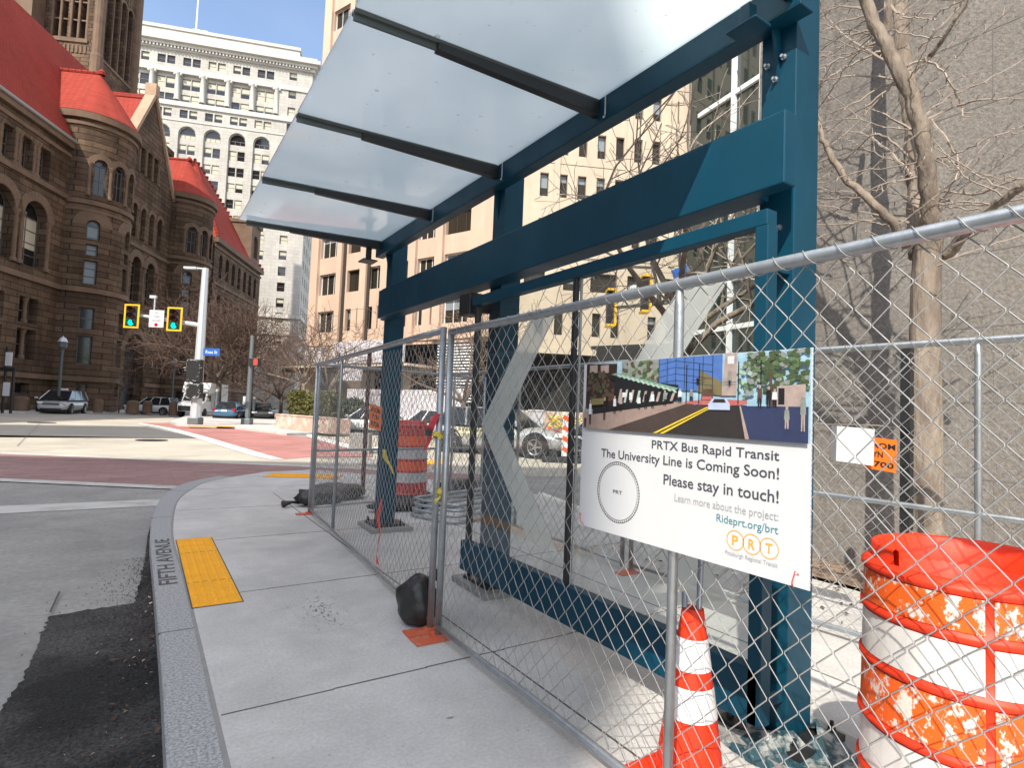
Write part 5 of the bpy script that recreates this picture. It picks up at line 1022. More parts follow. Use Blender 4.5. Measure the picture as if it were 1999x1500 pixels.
# orange sign on its rusty post
g = G(708, 955); pb = thing("sign_post", "rusty brown sign post standing behind the short end fence", "sign post", (g.x, g.y, 0))
mb = MB(); mb.box(-.03, .03, -.025, .025, 0, 2.35); mb.build("post", mat("rusty_steel", (.10, .045, .03), .85, var=.4, scale=12), pb)
def onplane(px, py, B, nrm=None):
    n = nrm or Vector((FW.x, FW.y, 0)).normalized(); d = ray(px, py); return CAM+d*((Vector(B)-CAM).dot(n)/d.dot(n))
def lettered_sign(name, label, cat, P, m, lines, thick=.01, group=None):
    """P: the four corners (bottom left, bottom right, top right, top left) as read."""
    o, x, y = Vector(P[0]), Vector(P[1])-Vector(P[0]), Vector(P[3])-Vector(P[0]); n = x.cross(y).normalized()
    t = thing(name, label, cat, o, 0, group); xf = lambda a, b, d: tuple(x*a+y*b+n*d)
    mb = MB(); mb.box(0, 1, 0, 1, -thick, 0, 0, xf); mb.build("panel", M[m], t)
    for txt, a0, a1, b0, b1, im in lines:
        mb = MB(); textfit(mb, txt, a0, a1, b0, b1, lambda s, z, d: xf(s, z, .002), 0, .03); mb.build("lettering", M[im], t)
    return t
B0 = (1.735, 5.4, 0)
Q = [onplane(*p, B0) for p in ((720, 835), (743, 842), (745, 797), (722, 788))]
lettered_sign("orange_sign", "small orange sign with black stencil lines hung before the far teal column", "sign", Q, 'signorange', (("FROM", .15, .9, .68, .9, 'blackink'), ("TYN", .2, .8, .4, .6, 'blackink'), ("3700", .15, .85, .1, .32, 'blackink')))
B1 = Vector((3.88, 1.5, 0)); nx = Vector((1, .067, 0)).normalized()
Q = [onplane(*p, B1, nx) for p in ((1700, 915), (1748, 924), (1750, 857), (1702, 853))]; Q[0].y += .04; Q[3].y += .04
lettered_sign("orange_sign", "orange sign with stencilled code half covered by the white box on the rear fence", "sign", Q, 'signorange', (("FROM", .1, .98, .68, .86, 'blackink'), ("TYN", .12, .6, .40, .58, 'blackink'), ("3700", .1, .95, .1, .28, 'blackink')))
Q = [onplane(*p, B1-nx*.06, nx) for p in ((1632, 900), (1704, 910), (1706, 836), (1634, 832))]
wb = lettered_sign("white_box", "white folded panel box hung on the rear fence beside an orange sign", "box", Q, 'wood', (), .012)
x = Q[1]-Q[0]; y = Q[3]-Q[0]; mb = MB(); o = Q[0]
e = Vector((.075, .075, 0)); 
mb.add([tuple(p-o) for p in (o, o+e, o+e+y, o+y)], [(0, 1, 2, 3)]); mb.build("side_flap", M['hoard'], wb)
g = G(1775, 1080); o = MB(); o.box(-.03, .03, -.03, .03, 0, 1.95); o = o.build("dark_post", M['black']); o.location = (4.42, onX(1770, 900, 4.42).y, 0); tag(o, "square black steel post standing behind the rear fence", "post")
g = G(1795, 1045, .9); 
P = [onX(1790, 1040, 4.0), onX(1815, 1052, 3.98), onX(1826, 1070, 4.0), onX(1810, 1078, 3.97)]
ribbon("red_tape", "tuft of red tape caught on the rear fence above the near drum", P, .05, M['redtape'])
# stacked barrier frames
bf = thing("barrier_frames", "stack of grey tubular barrier frames lying behind the windscreen glass", "barrier frames", tuple(G(935, 1000))[:2]+(0,), R(20))
for k in range(4):
    mb = MB(); w, l, r = .95-.03*k, .42, .16; P = []
    for cx_, cy_, a0 in ((w-r, l-r, 0), (-w+r, l-r, 90), (-w+r, -l+r, 180), (w-r, -l+r, 270)):
        for j in range(5): a = R(a0+22.5*j); P.append((cx_+r*math.cos(a)+.03*k, cy_+r*math.sin(a)+.05*k, .03+.055*k))
    mb.tube(P+[P[0]], .021, 8); mb.build("frame", M['galv'], bf, True)
# ================================================================== STREET FURNITURE
HF = Vector((FW.x, FW.y, 0)).normalized(); HR = Vector((HF.y, -HF.x, 0))
BR = Matrix((HR, HF, Vector((0, 0, 1)))).transposed()            # axes of a sign that faces the viewer's corner
def facing(base): 
    B = Vector(base); return lambda x, y: onplane(x, y, B)-B
def signal(parent, c, w=.85, h=1.35, green=True):
    """three-lens signal head with a yellow bordered backplate, facing this corner"""
    t = bpy.data.objects.new("signal_head", None); S.collection.objects.link(t); t.parent = parent
    mb = MB(); mb.obox(c, (w*.86, .03, h*.92), BR); mb.build("backplate", M['black'], t)
    mb = MB(); b = .09
    for dx, dz, sx, sz in ((0, h/2-b/2, w, b), (0, -h/2+b/2, w, b), (w/2-b/2, 0, b, h-2*b), (-w/2+b/2, 0, b, h-2*b)): mb.obox(c+HR*dx+Vector((0, 0, dz)), (sx, .05, sz), BR)
    mb.build("yellow_border", M['sigyellow'], t)
    for k, m in ((1, 'lensdark'), (0, 'lensdark'), (-1, 'lensgreen' if green else 'lensdark')):
        mb = MB(); p = c+Vector((0, 0, k*h*.27))-HF*.05; X_ = lambda x, y, z: tuple(p+HR*x-HF*z+Vector((0, 0, y))); mb.lathe([(0, .02), (.13, .01), (.165, 0)], 16, 0, xf=X_); mb.build("lens", M[m], t)
        mb = MB(); mb.lathe([(.175, 0), (.185, .18)], 16, 0, (0, 0, 0), R(-20), R(200), X_); mb.build("visor", M['black'], t)
base = G(381, 829); base.z = 0
sp_ = thing("signal_pole", "pale grey traffic signal pole with two green signals on the far corner", "traffic signal", base)
fx = facing(base); tp = fx(405, 524)
mb = MB(); mb.tube([(0, 0, 0), (tp.x*.0, tp.y*.0, tp.z)], [.30, .17], 8); mb.build("pole", M['polewhite'], sp_)
mb = MB(); mb.obox((0, 0, .2), (.62, .62, .4), BR); mb.build("base", M['polegrey'], sp_, bevel=.05)
za = fx(397, 636).z; e0 = fx(258, 622); L_ = (e0.x**2+e0.y**2)**.5
mb = MB(); mb.tube([(0, 0, za), tuple(-HR*L_+Vector((0, 0, za+.5)))], [.13, .07], 8); mb.build("mast_arm", M['polewhite'], sp_)
mb = MB(); mb.tube([(0, 0, tp.z-.05), tuple(-HR*.8+Vector((0, 0, tp.z+.0)))], .05, 6); mb.obox(-HR*.85+Vector((0, 0, tp.z-.02)), (.7, .25, .12), BR); mb.build("luminaire", M['polewhite'], sp_)
signal(sp_, fx(264, 619)-HF*.3); signal(sp_, fx(347, 625)-HF*.3)
pc = fx(311, 624)-HF*.25; mb = MB(); mb.obox(pc, (.84, .03, .98), BR); ns = mb.build("turn_sign", M['signwhite'], sp_, bevel=.02)
for i, s_ in enumerate(("NO", "TURN", "ON RED")):
    mb = MB(); w = (.2, .36, .5)[i]/2; textfit(mb, s_, -w, w, .26-.22*i, .40-.22*i, lambda x, z, d: tuple(pc+HR*x-HF*.02+Vector((0, 0, z))), 0, .02); mb.build("lettering", M['greyink'], ns)
mb = MB(); p = pc-HF*.02+Vector((0, 0, -.34)); mb.lathe([(0, 0), (.1, 0)], 16, 0, xf=lambda x, y, z: tuple(p+HR*x+Vector((0, 0, y)))); mb.build("red_disc", M['tail'], ns)
q = fx(303, 580); mb = MB(); mb.tube([tuple(q+Vector((0, 0, -1.1))), tuple(q)], .045, 6); mb.obox(q-HR*.1, (.35, .15, .16), BR); mb.build("camera_mast", M['polewhite'], sp_)
q = fx(415, 688)-HF*.1; mb = MB(); mb.obox(q, (.92, .03, .42), BR); ss = mb.build("street_sign", M['blue'], sp_)
for a, b, c_, d_ in ((-.44, .44, .17, .19), (-.44, .44, -.19, -.17), (-.45, -.43, -.17, .17), (.43, .45, -.17, .17)):
    pass
mb = MB(); textfit(mb, "Ross St", -.33, .33, -.09, .09, lambda x, z, d: tuple(q+HR*x-HF*.02+Vector((0, 0, z))), 0, .02); mb.build("lettering", M['signwhite'], ss)
for y0, y1 in ((703, 748), (750, 778)):
    mb = MB(); a, b = fx(387, y0), fx(387, y1); c = (a+b)/2-HF*.35; n = 22; vs = []; hw, hh = .40, (a.z-b.z)/2
    mb.obox(c, (hw*2, .4, hh*2), BR); mb.build("bagged_signal", M['bag'], sp_, bevel=.06)
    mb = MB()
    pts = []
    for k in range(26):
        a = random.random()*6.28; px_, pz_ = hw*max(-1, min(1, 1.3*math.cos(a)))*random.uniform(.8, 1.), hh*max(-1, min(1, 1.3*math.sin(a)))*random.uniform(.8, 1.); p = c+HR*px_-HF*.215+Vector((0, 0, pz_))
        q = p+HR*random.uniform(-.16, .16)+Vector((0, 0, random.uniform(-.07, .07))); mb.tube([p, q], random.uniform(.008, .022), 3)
    mb.build("bag_glint", M['polewhite'], sp_)["kind"] = "stuff"  # pale streaks paint the shine on the black bag's creases
base = G(482, 829); base.z = 0; fx = facing(base)
pp = thing("pedestrian_pole", "dark grey pedestrian signal pole by the planter on the far corner", "signal pole", base)
mb = MB(); mb.tube([(0, 0, 0), (0, 0, fx(490, 655).z)], [.15, .11], 10); mb.build("pole", M['polegrey'], pp)
mb = MB(); mb.obox((0, 0, .18), (.55, .55, .36), BR); mb.build("base", M['polegrey'], pp, bevel=.04)
c = fx(498, 708); mb = MB(); mb.obox(c, (.55, .5, .5), BR); hd_ = mb.build("walk_signal", M['black'], pp, bevel=.02)
mb = MB(); mb.obox(c+HR*.15-HF*.27, (.2, .02, .34), BR); mb.build("red_hand", M['lensred'], hd_)
c = fx(478, 782); mb = MB(); mb.obox(c, (.16, .2, .5), BR); mb.build("push_button", M['polewhite'], pp)
# second signal mast, seen edge-on beyond the glass
base = at_ = CAM+ray(1338, 800)*19; base.z = RZ; fx = facing(base)
sm_ = thing("signal_mast", "signal mast with yellow edged heads and blue street sign seen through the bare tree", "traffic signal", base)
mb = MB(); mb.tube([(0, 0, 0), (0, 0, fx(1338, 520).z)], [.14, .1], 8); mb.build("pole", M['polegrey'], sm_)
za = fx(1260, 585).z; mb = MB(); mb.tube([(0, 0, za), tuple(-HR*2.7+Vector((0, 0, za-.35)))], .06, 6); mb.build("mast_arm", M['polegrey'], sm_)
for px, py in ((1258, 575), (1190, 602)):
    c = fx(px, py); mb = MB(); mb.obox(c, (.2, .3, 1.15), BR); mb.build("signal_head", M['black'], sm_)
    mb = MB()
    for dz in (.6, -.6): mb.obox(c+HR*.02+Vector((0, 0, dz)), (.28, .5, .07), BR)
    mb.obox(c+HR*.16, (.07, .5, 1.2), BR); mb.build("yellow_border", M['sigyellow'], sm_)
c = fx(1234, 570); mb = MB(); mb.obox(c, (.22, .3, .42), BR); o = mb.build("turn_sign", M['signwhite'], sm_)
mb = MB(); textfit(mb, "NO", -.07, .07, 0, .1, lambda x, z, d: tuple(c+HR*x-HF*.16+Vector((0, 0, z))), 0, .02); mb.build("lettering", M['blackink'], o)
c = fx(1330, 530); rot = BR @ Matrix.Rotation(R(-24), 3, 'Y'); mb = MB(); mb.obox(c, (.62, .05, .3), rot); mb.build("street_sign", M['blue'], sm_)
def lamp(label, px, pyb, pyt, d=None):
    base = G(px, pyb); base.z = 0; fx = facing(base); h = fx(px, pyt).z
    t = thing("lamp_post", label, "lamp post", base, 0, "lamp posts by the courthouse")
    mb = MB(); mb.lathe([(.22, 0), (.2, .5), (.11, .7), (.09, h-1.3), (.14, h-1.25), (.09, h-1.1)], 10); mb.build("pole", M['poleteal'], t)
    mb = MB(); mb.lathe([(.12, h-1.1), (.3, h-.9), (.3, h-.55), (.22, h-.5)], 10); mb.build("lantern", M['frame'], t)
    mb = MB(); mb.lathe([(.34, h-.5), (.2, h-.2), (.05, h-.1), (0, h)], 10); mb.build("lamp_cap", M['polewhite'], t)
lamp("grey green lamp post with a pale lantern cap behind the silver minivan", 112, 805, 655)
lamp("thin lamp post between the white car and the delivery truck", 333, 806, 698)
for px, pb, l in ((421, 816, "short dark post with a white cap beside the blue car"), (494, 817, "short dark post with a white cap behind the pedestrian pole")):
    b = G(px, pb); b.z = 0; t = thing("bollard_lamp", l, "bollard lamp", b); h = facing(b)(px, 760 if px < 450 else 775).z
    mb = MB(); mb.lathe([(.14, 0), (.11, .2), (.11, h-.2)], 10); mb.build("post", M['polegrey'], t); mb = MB(); mb.lathe([(.13, h-.2), (.13, h-.04), (.06, h), (0, h)], 10); mb.build("cap", M['polewhite'], t)
for px, pb, w, l in ((40, 803, 1.05, "wide pale stone bollard just ahead of the silver minivan"), (191, 806, .7, "stone bollard just behind the tail of the silver minivan"), (258, 808, .9, "stone bollard at the nose of the white parked car"), (287, 808, .75, "stone bollard in front of the white car's door"), (338, 811, .7, "dark stone bollard beside the delivery truck headlight")):
    b = G(px, pb); b.z = 0; mb = MB(); h = 1.12; w /= 2; mb.lathe([(w, 0), (w, h-.25), (w*.9, h-.08), (w*.6, h), (0, h+.02)], 14); o = mb.build("stone_bollard", M['trim'], None, True); o.location = b; tag(o, l, "bollard", "stone bollards along the courthouse")
b = G(4, 807); b.z = 0; t = thing("bus_stop_totem", "black bus stop totem with white panels beyond the wide pale bollard", "sign totem", b); fx = facing(b)
mb = MB(); mb.obox((0, 0, 2.2), (.12, .12, 4.4), BR); mb.obox(HR*.55+Vector((0, 0, 1.5)), (.1, .12, 3.0), BR); mb.obox(HR*.1+Vector((0, 0, 2.9)), (1.1, .14, .25), BR); mb.build("frame", M['black'], t)
ep = Each("panel", M["signwhite"], t); ep.obox(HR*.22-HF*.08+Vector((0, 0, 3.6)), (.42, .06, .9), BR); ep.obox(HR*.22-HF*.08+Vector((0, 0, 1.6)), (.42, .06, .9), BR)
# planter, hedge, bin, barriers
pw = thing("planter", "long pink stone planter wall under the clipped hedge", "planter", tuple(G(537, 836))[:2]+(0,))
A = Vector((0, 0, 0)); a = G(537, 836); d1 = (G(606, 844)-a); d1.z = 0; d1 = d1.normalized(); d2 = Vector((-d1.y, d1.x, 0))
if d2.dot(HF) < 0: d2 = -d2
mb = MB(); X_ = lambda s, t_, z: tuple(d1*s+d2*t_+Vector((0, 0, z))); L_ = 6.1
mb.box(0, L_, 0, .4, 0, .72, 0, X_); mb.box(0, .4, .4, 1.2, 0, .72, 0, X_); mb.box(L_-.4, L_, .4, 1.2, 0, .715, 0, X_); mb.box(-.03, L_, -.03, .43, .72, .8, 0, X_); mb.build("wall", M['pinkstone'], pw, bevel=.02)
mb = MB(); mb.box(.4, L_-.4, .4, 1.2, 0, .6, 0, X_); mb.build("soil", M['soil'], pw)
def leafmass(name, label, cat, box, n, m, xf, seed, size=.1, group=None):
    rnd = random.Random(seed); mb = MB(); x0, x1, y0, y1, z0, z1 = box
    for i in range(n):
        p = Vector(xf(rnd.uniform(x0, x1), rnd.uniform(y0, y1), z0+(z1-z0)*rnd.random()**.7)); k = 1+.25*noise.noise(p*.9); p.z = z0+(p.z-z0)*k
        s = size*rnd.uniform(.6, 1.3); a, b = Vector((rnd.gauss(0, 1), rnd.gauss(0, 1), rnd.gauss(0, 1))).normalized()*s, Vector((rnd.gauss(0, 1), rnd.gauss(0, 1), rnd.gauss(0, 1))).normalized()*s*.6
        mb.quad(p-a, p-b, p+a, p+b)
    return tag(mb.build(name, m), label, cat, group)
po = Vector(pw.location)
leafmass("hedge", "olive green clipped hedge growing in the pink stone planter", "hedge", (.4, 5.4, .35, 1.2, .65, 2.0), 5600, M['hedge'], lambda *k: tuple(po+Vector(X_(*k))), 4)
leafmass("shrub", "dark green loose shrub growing behind the black slatted litter bin", "shrub", (-1.7, 1.5, -.8, .8, .2, 2.1), 2400, M['hedge2'], lambda x, y, z: tuple(CAM+ray(662, 800)*38+HR*x+HF*y+Vector((0, 0, z-CAM.z))), 6, .13)
b = G(627, 838); b.z = 0; t = thing("litter_bin", "black slatted litter bin on the far corner behind the corner fence post", "litter bin", b)
mb = MB(); mb.lathe([(.40, 0), (.42, .1), (.44, 1.0), (.36, 1.0), (.36, .2)], 20); mb.build("drum", M['black'], t)
mb = MB()
for k in range(24): a = k*math.pi/12; mb.obox((.45*math.cos(a), .45*math.sin(a), .55), (.02, .05, .95), Matrix.Rotation(a, 3, 'Z'))
mb.lathe([(.47, 1.0), (.47, 1.12), (.3, 1.2), (.2, 1.2)], 20); mb.build("slats", M['polegrey'], t)
b = G(703, 886, RZ); o = MB(); o.box(-.40, .40, -.25, .25, 0, .82); o.box(-.46, .46, -.32, .32, 0, .16); o = o.build("concrete_block", M['grout'], bevel=.03); o.location = b; o.rotation_euler = (0, 0, R(-33)); o.scale = (.8, .8, .8); tag(o, "grey concrete block standing in the street beyond the short end fence", "concrete block")
b = G(1104, 904, RZ); t = thing("vertical_panel", "orange striped white barricade panel on a black foot beside the patrol car", "barricade", b)
mb = MB(); mb.obox((0, 0, .85), (.28, .04, 1.3), BR); mb.build("panel", M['refl'], t)
mb = MB()
for k in range(4): mb.obox(-HF*.025+Vector((0, 0, .4+.33*k)), (.27, .01, .13), BR @ Matrix.Rotation(R(28), 3, 'Y'))
mb.build("stripes", M['reflorange'], t); mb = MB(); mb.obox((0, 0, .08), (1.5, .5, .16), BR); mb.build("foot", M['rubber'], t, bevel=.03)
b = CAM+ray(1000, 822)*30; b.z = RZ; t = thing("stone_planter_wall", "low pinkish stone wall with yellow tape behind the patrol car", "low wall", b)
mb = MB(); mb.obox(HR*2+Vector((0, 0, .9)), (9, .5, 1.5), BR); mb.build("wall", M['pinkstone'], t, bevel=.03)
mb = MB()
for k in range(5): P = [HR*(1.9+.5*j)-HF*.4+Vector((0, 0, 1.1+.35*math.sin(j*1.7+k*1.9))) for j in range(7)]; mb.tube([tuple(p) for p in P], .035, 4)
mb.build("tape", M['yeltape'], t)
b = CAM+ray(1046, 830)*26.5; b.z = RZ; o = MB(); o.obox((0, 0, .85), (.72, .5, 1.5), BR); o.obox((0, 0, 1.64), (.78, .56, .08), BR); o = o.build("utility_cabinet", M['hoard'], bevel=.02); o.location = b; tag(o, "pale grey utility cabinet behind the hood of the patrol car", "cabinet")
b = CAM+ray(1072, 835)*25.5; b.z = RZ; o = MB(); o.lathe([(.28, 0), (.28, .06), (.17, .07), (.05, .95), (0, .96)], 14); o = o.build("small_cone", M['reflorange']); o.location = b; tag(o, "plain orange cone behind the patrol car by the low stone wall", "traffic cone")
# ================================================================== VEHICLES
def paint(name, col, rough=.3, metal=.3): return mat(name, col, rough, metal, coat=.6)
PT = dict(silver=paint("silver_paint", (.48, .48, .47), .35, .15), white=paint("white_paint", (.72, .73, .74), .3, 0), blue=paint("blue_paint", (.07, .16, .27), .3, .4), dark=paint("dark_paint", (.02, .02, .022), .3, .3), grey=paint("grey_paint", (.40, .41, .42), .35, .2))
def car(name, label, cat, pos, head, col, L=4.7, W=1.82, H=1.46, belt=.92, hood=.82, ws=(.9, .2), rear=(-1.75, -1.15), nose=.62, taxi=False, group=None, tailz=.95, wr=.33, scale=1.):
    """ws: x of windscreen base and top; rear: x of rear glass base and top; x runs forward."""
    t = thing(name, label, cat, pos, math.atan2(head[1], head[0]), group); t.scale = (scale,)*3; h = L/2; w = W/2
    st = [(-h, .80, .42, .70), (-h+.06, .9, .30, tailz-.08), (-h+.35, .97, .24, tailz), (rear[0], 1, .22, belt), (-.4, 1, .20, belt), (ws[0], 1, .20, belt-.01), (h-.9, .98, .22, hood), (h-.3, .92, .24, hood-.10), (h-.05, .80, .30, nose), (h, .68, .38, nose-.08)]
    mb = MB(); n = 10
    for x, k, zb, zt in st:
        m = zb+(zt-zb)*.62
        for yy, z in ((-.82, zb), (-.97, zb+.10), (-1, m-.05), (-.985, m+.05), (-.90, zt-.02), (.90, zt-.02), (.985, m+.05), (1, m-.05), (.97, zb+.10), (.82, zb)): mb.v.append((x, yy*k*w, z))
    for i in range(len(st)-1):
        for j in range(n): mb.f.append([i*n+j, i*n+(j+1) % n, (i+1)*n+(j+1) % n, (i+1)*n+j]); mb.m.append(0)
    mb.f += [list(range(n))[::-1], list(range(len(st)*n-n, len(st)*n))]; mb.m += [0, 0]
    for f in mb.f: f.reverse()
    mb.build("body", PT[col], t, smooth=True, sub=1)
    a, b, c, d = rear[0], rear[1], ws[1], ws[0]; wb, wt = w*.90, w*.70; zb, zt = belt-.05, H-.035
    V = [(a, -wb, zb), (d, -wb, zb), (d, wb, zb), (a, wb, zb), (b, -wt, zt), (c, -wt, zt), (c, wt, zt), (b, wt, zt)]
    mb = MB(); mb.add(V, [(0, 1, 5, 4), (1, 2, 6, 5), (2, 3, 7, 6), (3, 0, 4, 7), (4, 5, 6, 7)]); mb.build("window_glass", M['carglass'], t)
    mb = MB(); X0, X1 = b-.06, c+.06
    R_ = [(X0, .92, zt-.03), (X0+.12, .98, zt+.005), ((b+c)/2, 1.02, H), (X1-.15, 1.0, zt+.01), (X1, .94, zt-.03)]
    for x, k, z in R_:
        for yy, dz in ((-1, -.05), (-.86, -.008), (0, .0), (.86, -.008), (1, -.05)): mb.v.append((x, yy*k*(wt+.02), z+dz))
    for i in range(4):
        for j in range(4): mb.f.append([i*5+j, (i+1)*5+j, (i+1)*5+j+1, i*5+j+1]); mb.m.append(0)
    mb.build("roof", PT[col], t, smooth=True)
    mb = Each("pillar", PT[col], t); P = [Vector(v) for v in V]
    for i, j in ((0, 4), (1, 5), (2, 6), (3, 7)): mb.tube([P[i], P[j]], [.042, .036], 6)
    for s in (0, 3):
        for f in (.36, .70):
            p, q = P[s].lerp(P[s+1 if s == 0 else 2], f), P[s+4].lerp(P[5 if s == 0 else 6], f); mb.tube([p, q], .035, 4)
    for x in (h-.88, -h+.92):
        for s in (-1, 1):
            y = s*(w-.10); xf = lambda X, Y_, Z: (x+X, y+s*Z, wr+Y_)
            mb = MB(); mb.lathe([(wr+.075, .07), (wr+.075, .112), (wr+.02, .118)], 24, 0, (0, .02, 0), 0, 2*math.pi, xf); mb.lathe([(wr+.03, .105), (0, .105)], 20, 0, (0, .02, 0), xf=xf); mb.build("wheel_arch", M['rubber'], t)
            mb = MB(); mb.lathe([(wr*.6, -.1), (wr-.02, -.1), (wr, -.06), (wr, .1), (wr-.025, .135), (wr*.68, .14)], 24, 0, xf=xf); wh = mb.build("tyre", M['rubber'], t, True)
            mb = MB(); mb.lathe([(wr*.68, .137), (wr*.62, .12), (wr*.6, .118)], 20, 0, xf=xf)
            for k in range(5): 
                a_ = k*1.2566; c_, s_ = math.cos(a_), math.sin(a_); q = lambda r, o, zz: xf(r*c_-o*s_, r*s_+o*c_, zz)
                mb.add([q(.03, -.035, .128), q(wr*.63, -.03, .13), q(wr*.63, .03, .13), q(.03, .035, .128)], [(0, 1, 2, 3)])
            mb.lathe([(.07, .132), (.0, .136)], 10, 0, xf=xf); mb.build("rim", M['rim'], wh)
    for s in (-1, 1):
        mb = MB(); mb.obox((h-.19, s*w*.70, nose+.03), (.28, .34, .14), Matrix.Rotation(-s*.5, 3, 'Z')); mb.build("headlight", M['headlight'], t, bevel=.03)
        mb = MB(); mb.obox((-h+.11, s*w*.80, tailz-.13), (.18, .2, .26), Matrix.Rotation(s*.4, 3, 'Z')); mb.build("tail_light", M['tail'], t, bevel=.03)
        mb = MB(); mb.obox((ws[0]-.05, s*(w+.08), belt+.06), (.14, .2, .14)); mb.build("mirror", PT[col], t, bevel=.03)
    mb = MB(); mb.obox((h-.03, 0, nose-.06), (.08, W*.5, .13)); mb.obox((h-.04, 0, .36), (.08, W*.62, .12)); mb.build("grille", M['black'], t, bevel=.02)
    mb = MB(); mb.obox((h-.02, 0, nose-.06), (.085, W*.5, .02)); mb.obox((h-.02, 0, nose-.015), (.085, W*.5, .02)); mb.build("grille_bar", M['chrome'], t)
    mb = MB(); mb.obox((-h+.015, 0, tailz-.2), (.04, .42, .14)); mb.build("number_plate", M['refl'], t)
    mb = MB(); mb.obox((0, 0, .2), (L*.9, W*.86, .16)); mb.build("underbody", M['rubber'], t)
    if taxi: mb = MB(); mb.obox((ws[1]-.5, 0, H+.07), (.22, .5, .13)); mb.build("roof_sign", M['refl'], t, bevel=.02)
    return t
def gp(px, depth, dz=RZ): p = CAM+ray(px, 800)*depth; return (p.x, p.y, dz)
car("minivan", "silver minivan with a roof sign driving past the courthouse", "minivan", gp(122, 45.5), (-.20, -.98), 'silver', 4.75, 1.98, 1.74, 1.08, 1.0, (1.75, .55), (-2.42, -2.2), .78, True, tailz=1.15, wr=.36, scale=1.07)
car("parked_car", "white parked car half hidden by stone bollards outside the courthouse", "car", gp(300, 52), (-.86, .5), 'white', 4.5, 1.82, 1.62, 1.0, .92, (.95, .25), (-2.0, -1.6), .72, tailz=1.15)
car("parked_car", "blue car seen from behind, stopped beside the delivery truck", "car", gp(449, 47), (.30, .95), 'blue', 4.5, 1.8, 1.46)
car("parked_car", "black car waiting in the shade between the pedestrian pole and planter", "car", gp(510, 50), (-.1, -.99), 'dark', 4.6, 1.85, 1.5)
car("parked_car", "white sedan with its nose toward the black litter bin", "car", gp(722, 31.5), (-.72, .69), 'white', 4.8, 1.85, 1.44, wr=.34)
car("parked_car", "white sedan parked between the other white sedan and the patrol car", "car", gp(838, 29), (-.72, .69), 'white', 4.9, 1.88, 1.48, wr=.34)
pc_ = car("patrol_car", "silver patrol car with a round door emblem behind the glass screen", "patrol car", gp(985, 20.6), (.53, -.85), 'grey', 4.95, 1.95, 1.62, 1.02, .98, (1.05, .25), (-2.2, -1.9), .74, tailz=1.2, wr=.38, scale=1.04)
mb = MB(); yd = -.977*1.0
mb.box(-1.35, .95, yd-.004, yd+.02, .58, .90); mb.build("door_panel", mat("cream_livery", (.62, .60, .45), .4, col2=(.40, .38, .2), scale=5, lo=.5, hi=.6), pc_)
mb = MB()
mb.lathe([(.0, .004), (.20, .004), (.215, 0)], 24, 0, xf=lambda x, y, z: (.72+x, yd-.009-z, .78+y)); em = mb.build("door_emblem", M['wood'], pc_)
mb = MB(); mb.lathe([(.12, 0), (.15, 0)], 20, 0, xf=lambda x, y, z: (.72+x, yd-.016-z, .78+y)); mb.lathe([(.0, 0), (.06, 0)], 12, 0, xf=lambda x, y, z: (.72+x, yd-.016-z, .78+y)); mb.build("emblem_ring", M['yeltape'], em)
for k, z in ((0, .84), (1, .64)):
    mb = MB(); mb.obox((-.55, yd-.008, z), (1.4-.3*k, .01, .1)); mb.build("livery_band", mat("olive_lettering", (.12, .12, .03), .5, col2=(.55, .53, .38), scale=26, lo=.48, hi=.54, stretch=(1, 1, .3)), pc_)
car("parked_car", "grey car just ahead of the patrol car, mostly behind the notice board", "car", gp(1222, 19.5), (.53, -.85), 'grey', 4.7, 1.85, 1.46)
tk = thing("delivery_truck", "white delivery truck with a dark cab front behind the white signal pole", "truck", gp(384, 50), math.atan2(-.93, -.36))
mb = MB(); mb.box(-5.2, -.9, -1.1, 1.1, .75, 3.05); mb.build("cargo_box", M['truckwhite'], tk, bevel=.04)
mb = MB(); mb.prism([(-.9, .5), (1.75, .5), (1.9, .8), (1.85, 1.15), (.95, 1.35), (.45, 2.1), (-.9, 2.15)], -.95, .95, 0, lambda x, z, y: (x, y, z)); mb.build("cab", M['truckwhite'], tk, bevel=.05)
mb = MB(); mb.prism([(-.9, 2.15), (.45, 2.1), (.5, 2.35), (.1, 3.05), (-.9, 3.05)], -1.08, 1.08, 0, lambda x, z, y: (x, y, z)); mb.build("overcab", M['truckwhite'], tk, bevel=.06)
mb = MB(); mb.add([(.93, -.85, 1.40), (.93, .85, 1.40), (.48, .8, 2.06), (.48, -.8, 2.06)], [(0, 1, 2, 3)]); 
for s in (-1, 1): mb.add([(-.55, s*.96, 1.4), (.75, s*.96, 1.4), (.38, s*.96, 2.02), (-.55, s*.96, 2.04)], [(0, 1, 2, 3)])
for v in range(4): mb.v[v] = (mb.v[v][0]+.03, mb.v[v][1], mb.v[v][2]+.03)
mb.build("windscreen", M['carglass'], tk)
mb = MB(); mb.box(1.88, 1.96, -.85, .85, .55, .98); mb.build("grille", M['black'], tk)
for s in (-1, 1): mb = MB(); mb.obox((1.9, s*.75, 1.05), (.08, .3, .18)); mb.build("headlight", M['headlight'], tk)
for x in (1.05, -3.9):
    for s in (-1, 1): mb = MB(); mb.lathe([(0, .14), (.22, .12), (.38, .12), (.4, 0), (.4, -.2)], 18, 0, xf=lambda X, Y_, Z: (x+X, s*(.9+Z), .4+Y_)); mb.build("wheel", M['rubber'], tk)
mb = MB(); textfit(mb, "Fec", -1.1, -2.9, 1.5, 2.35, lambda x, z, d: (x, 1.106, z), 0, .02); mb.build("lettering", M['ink'], tk)
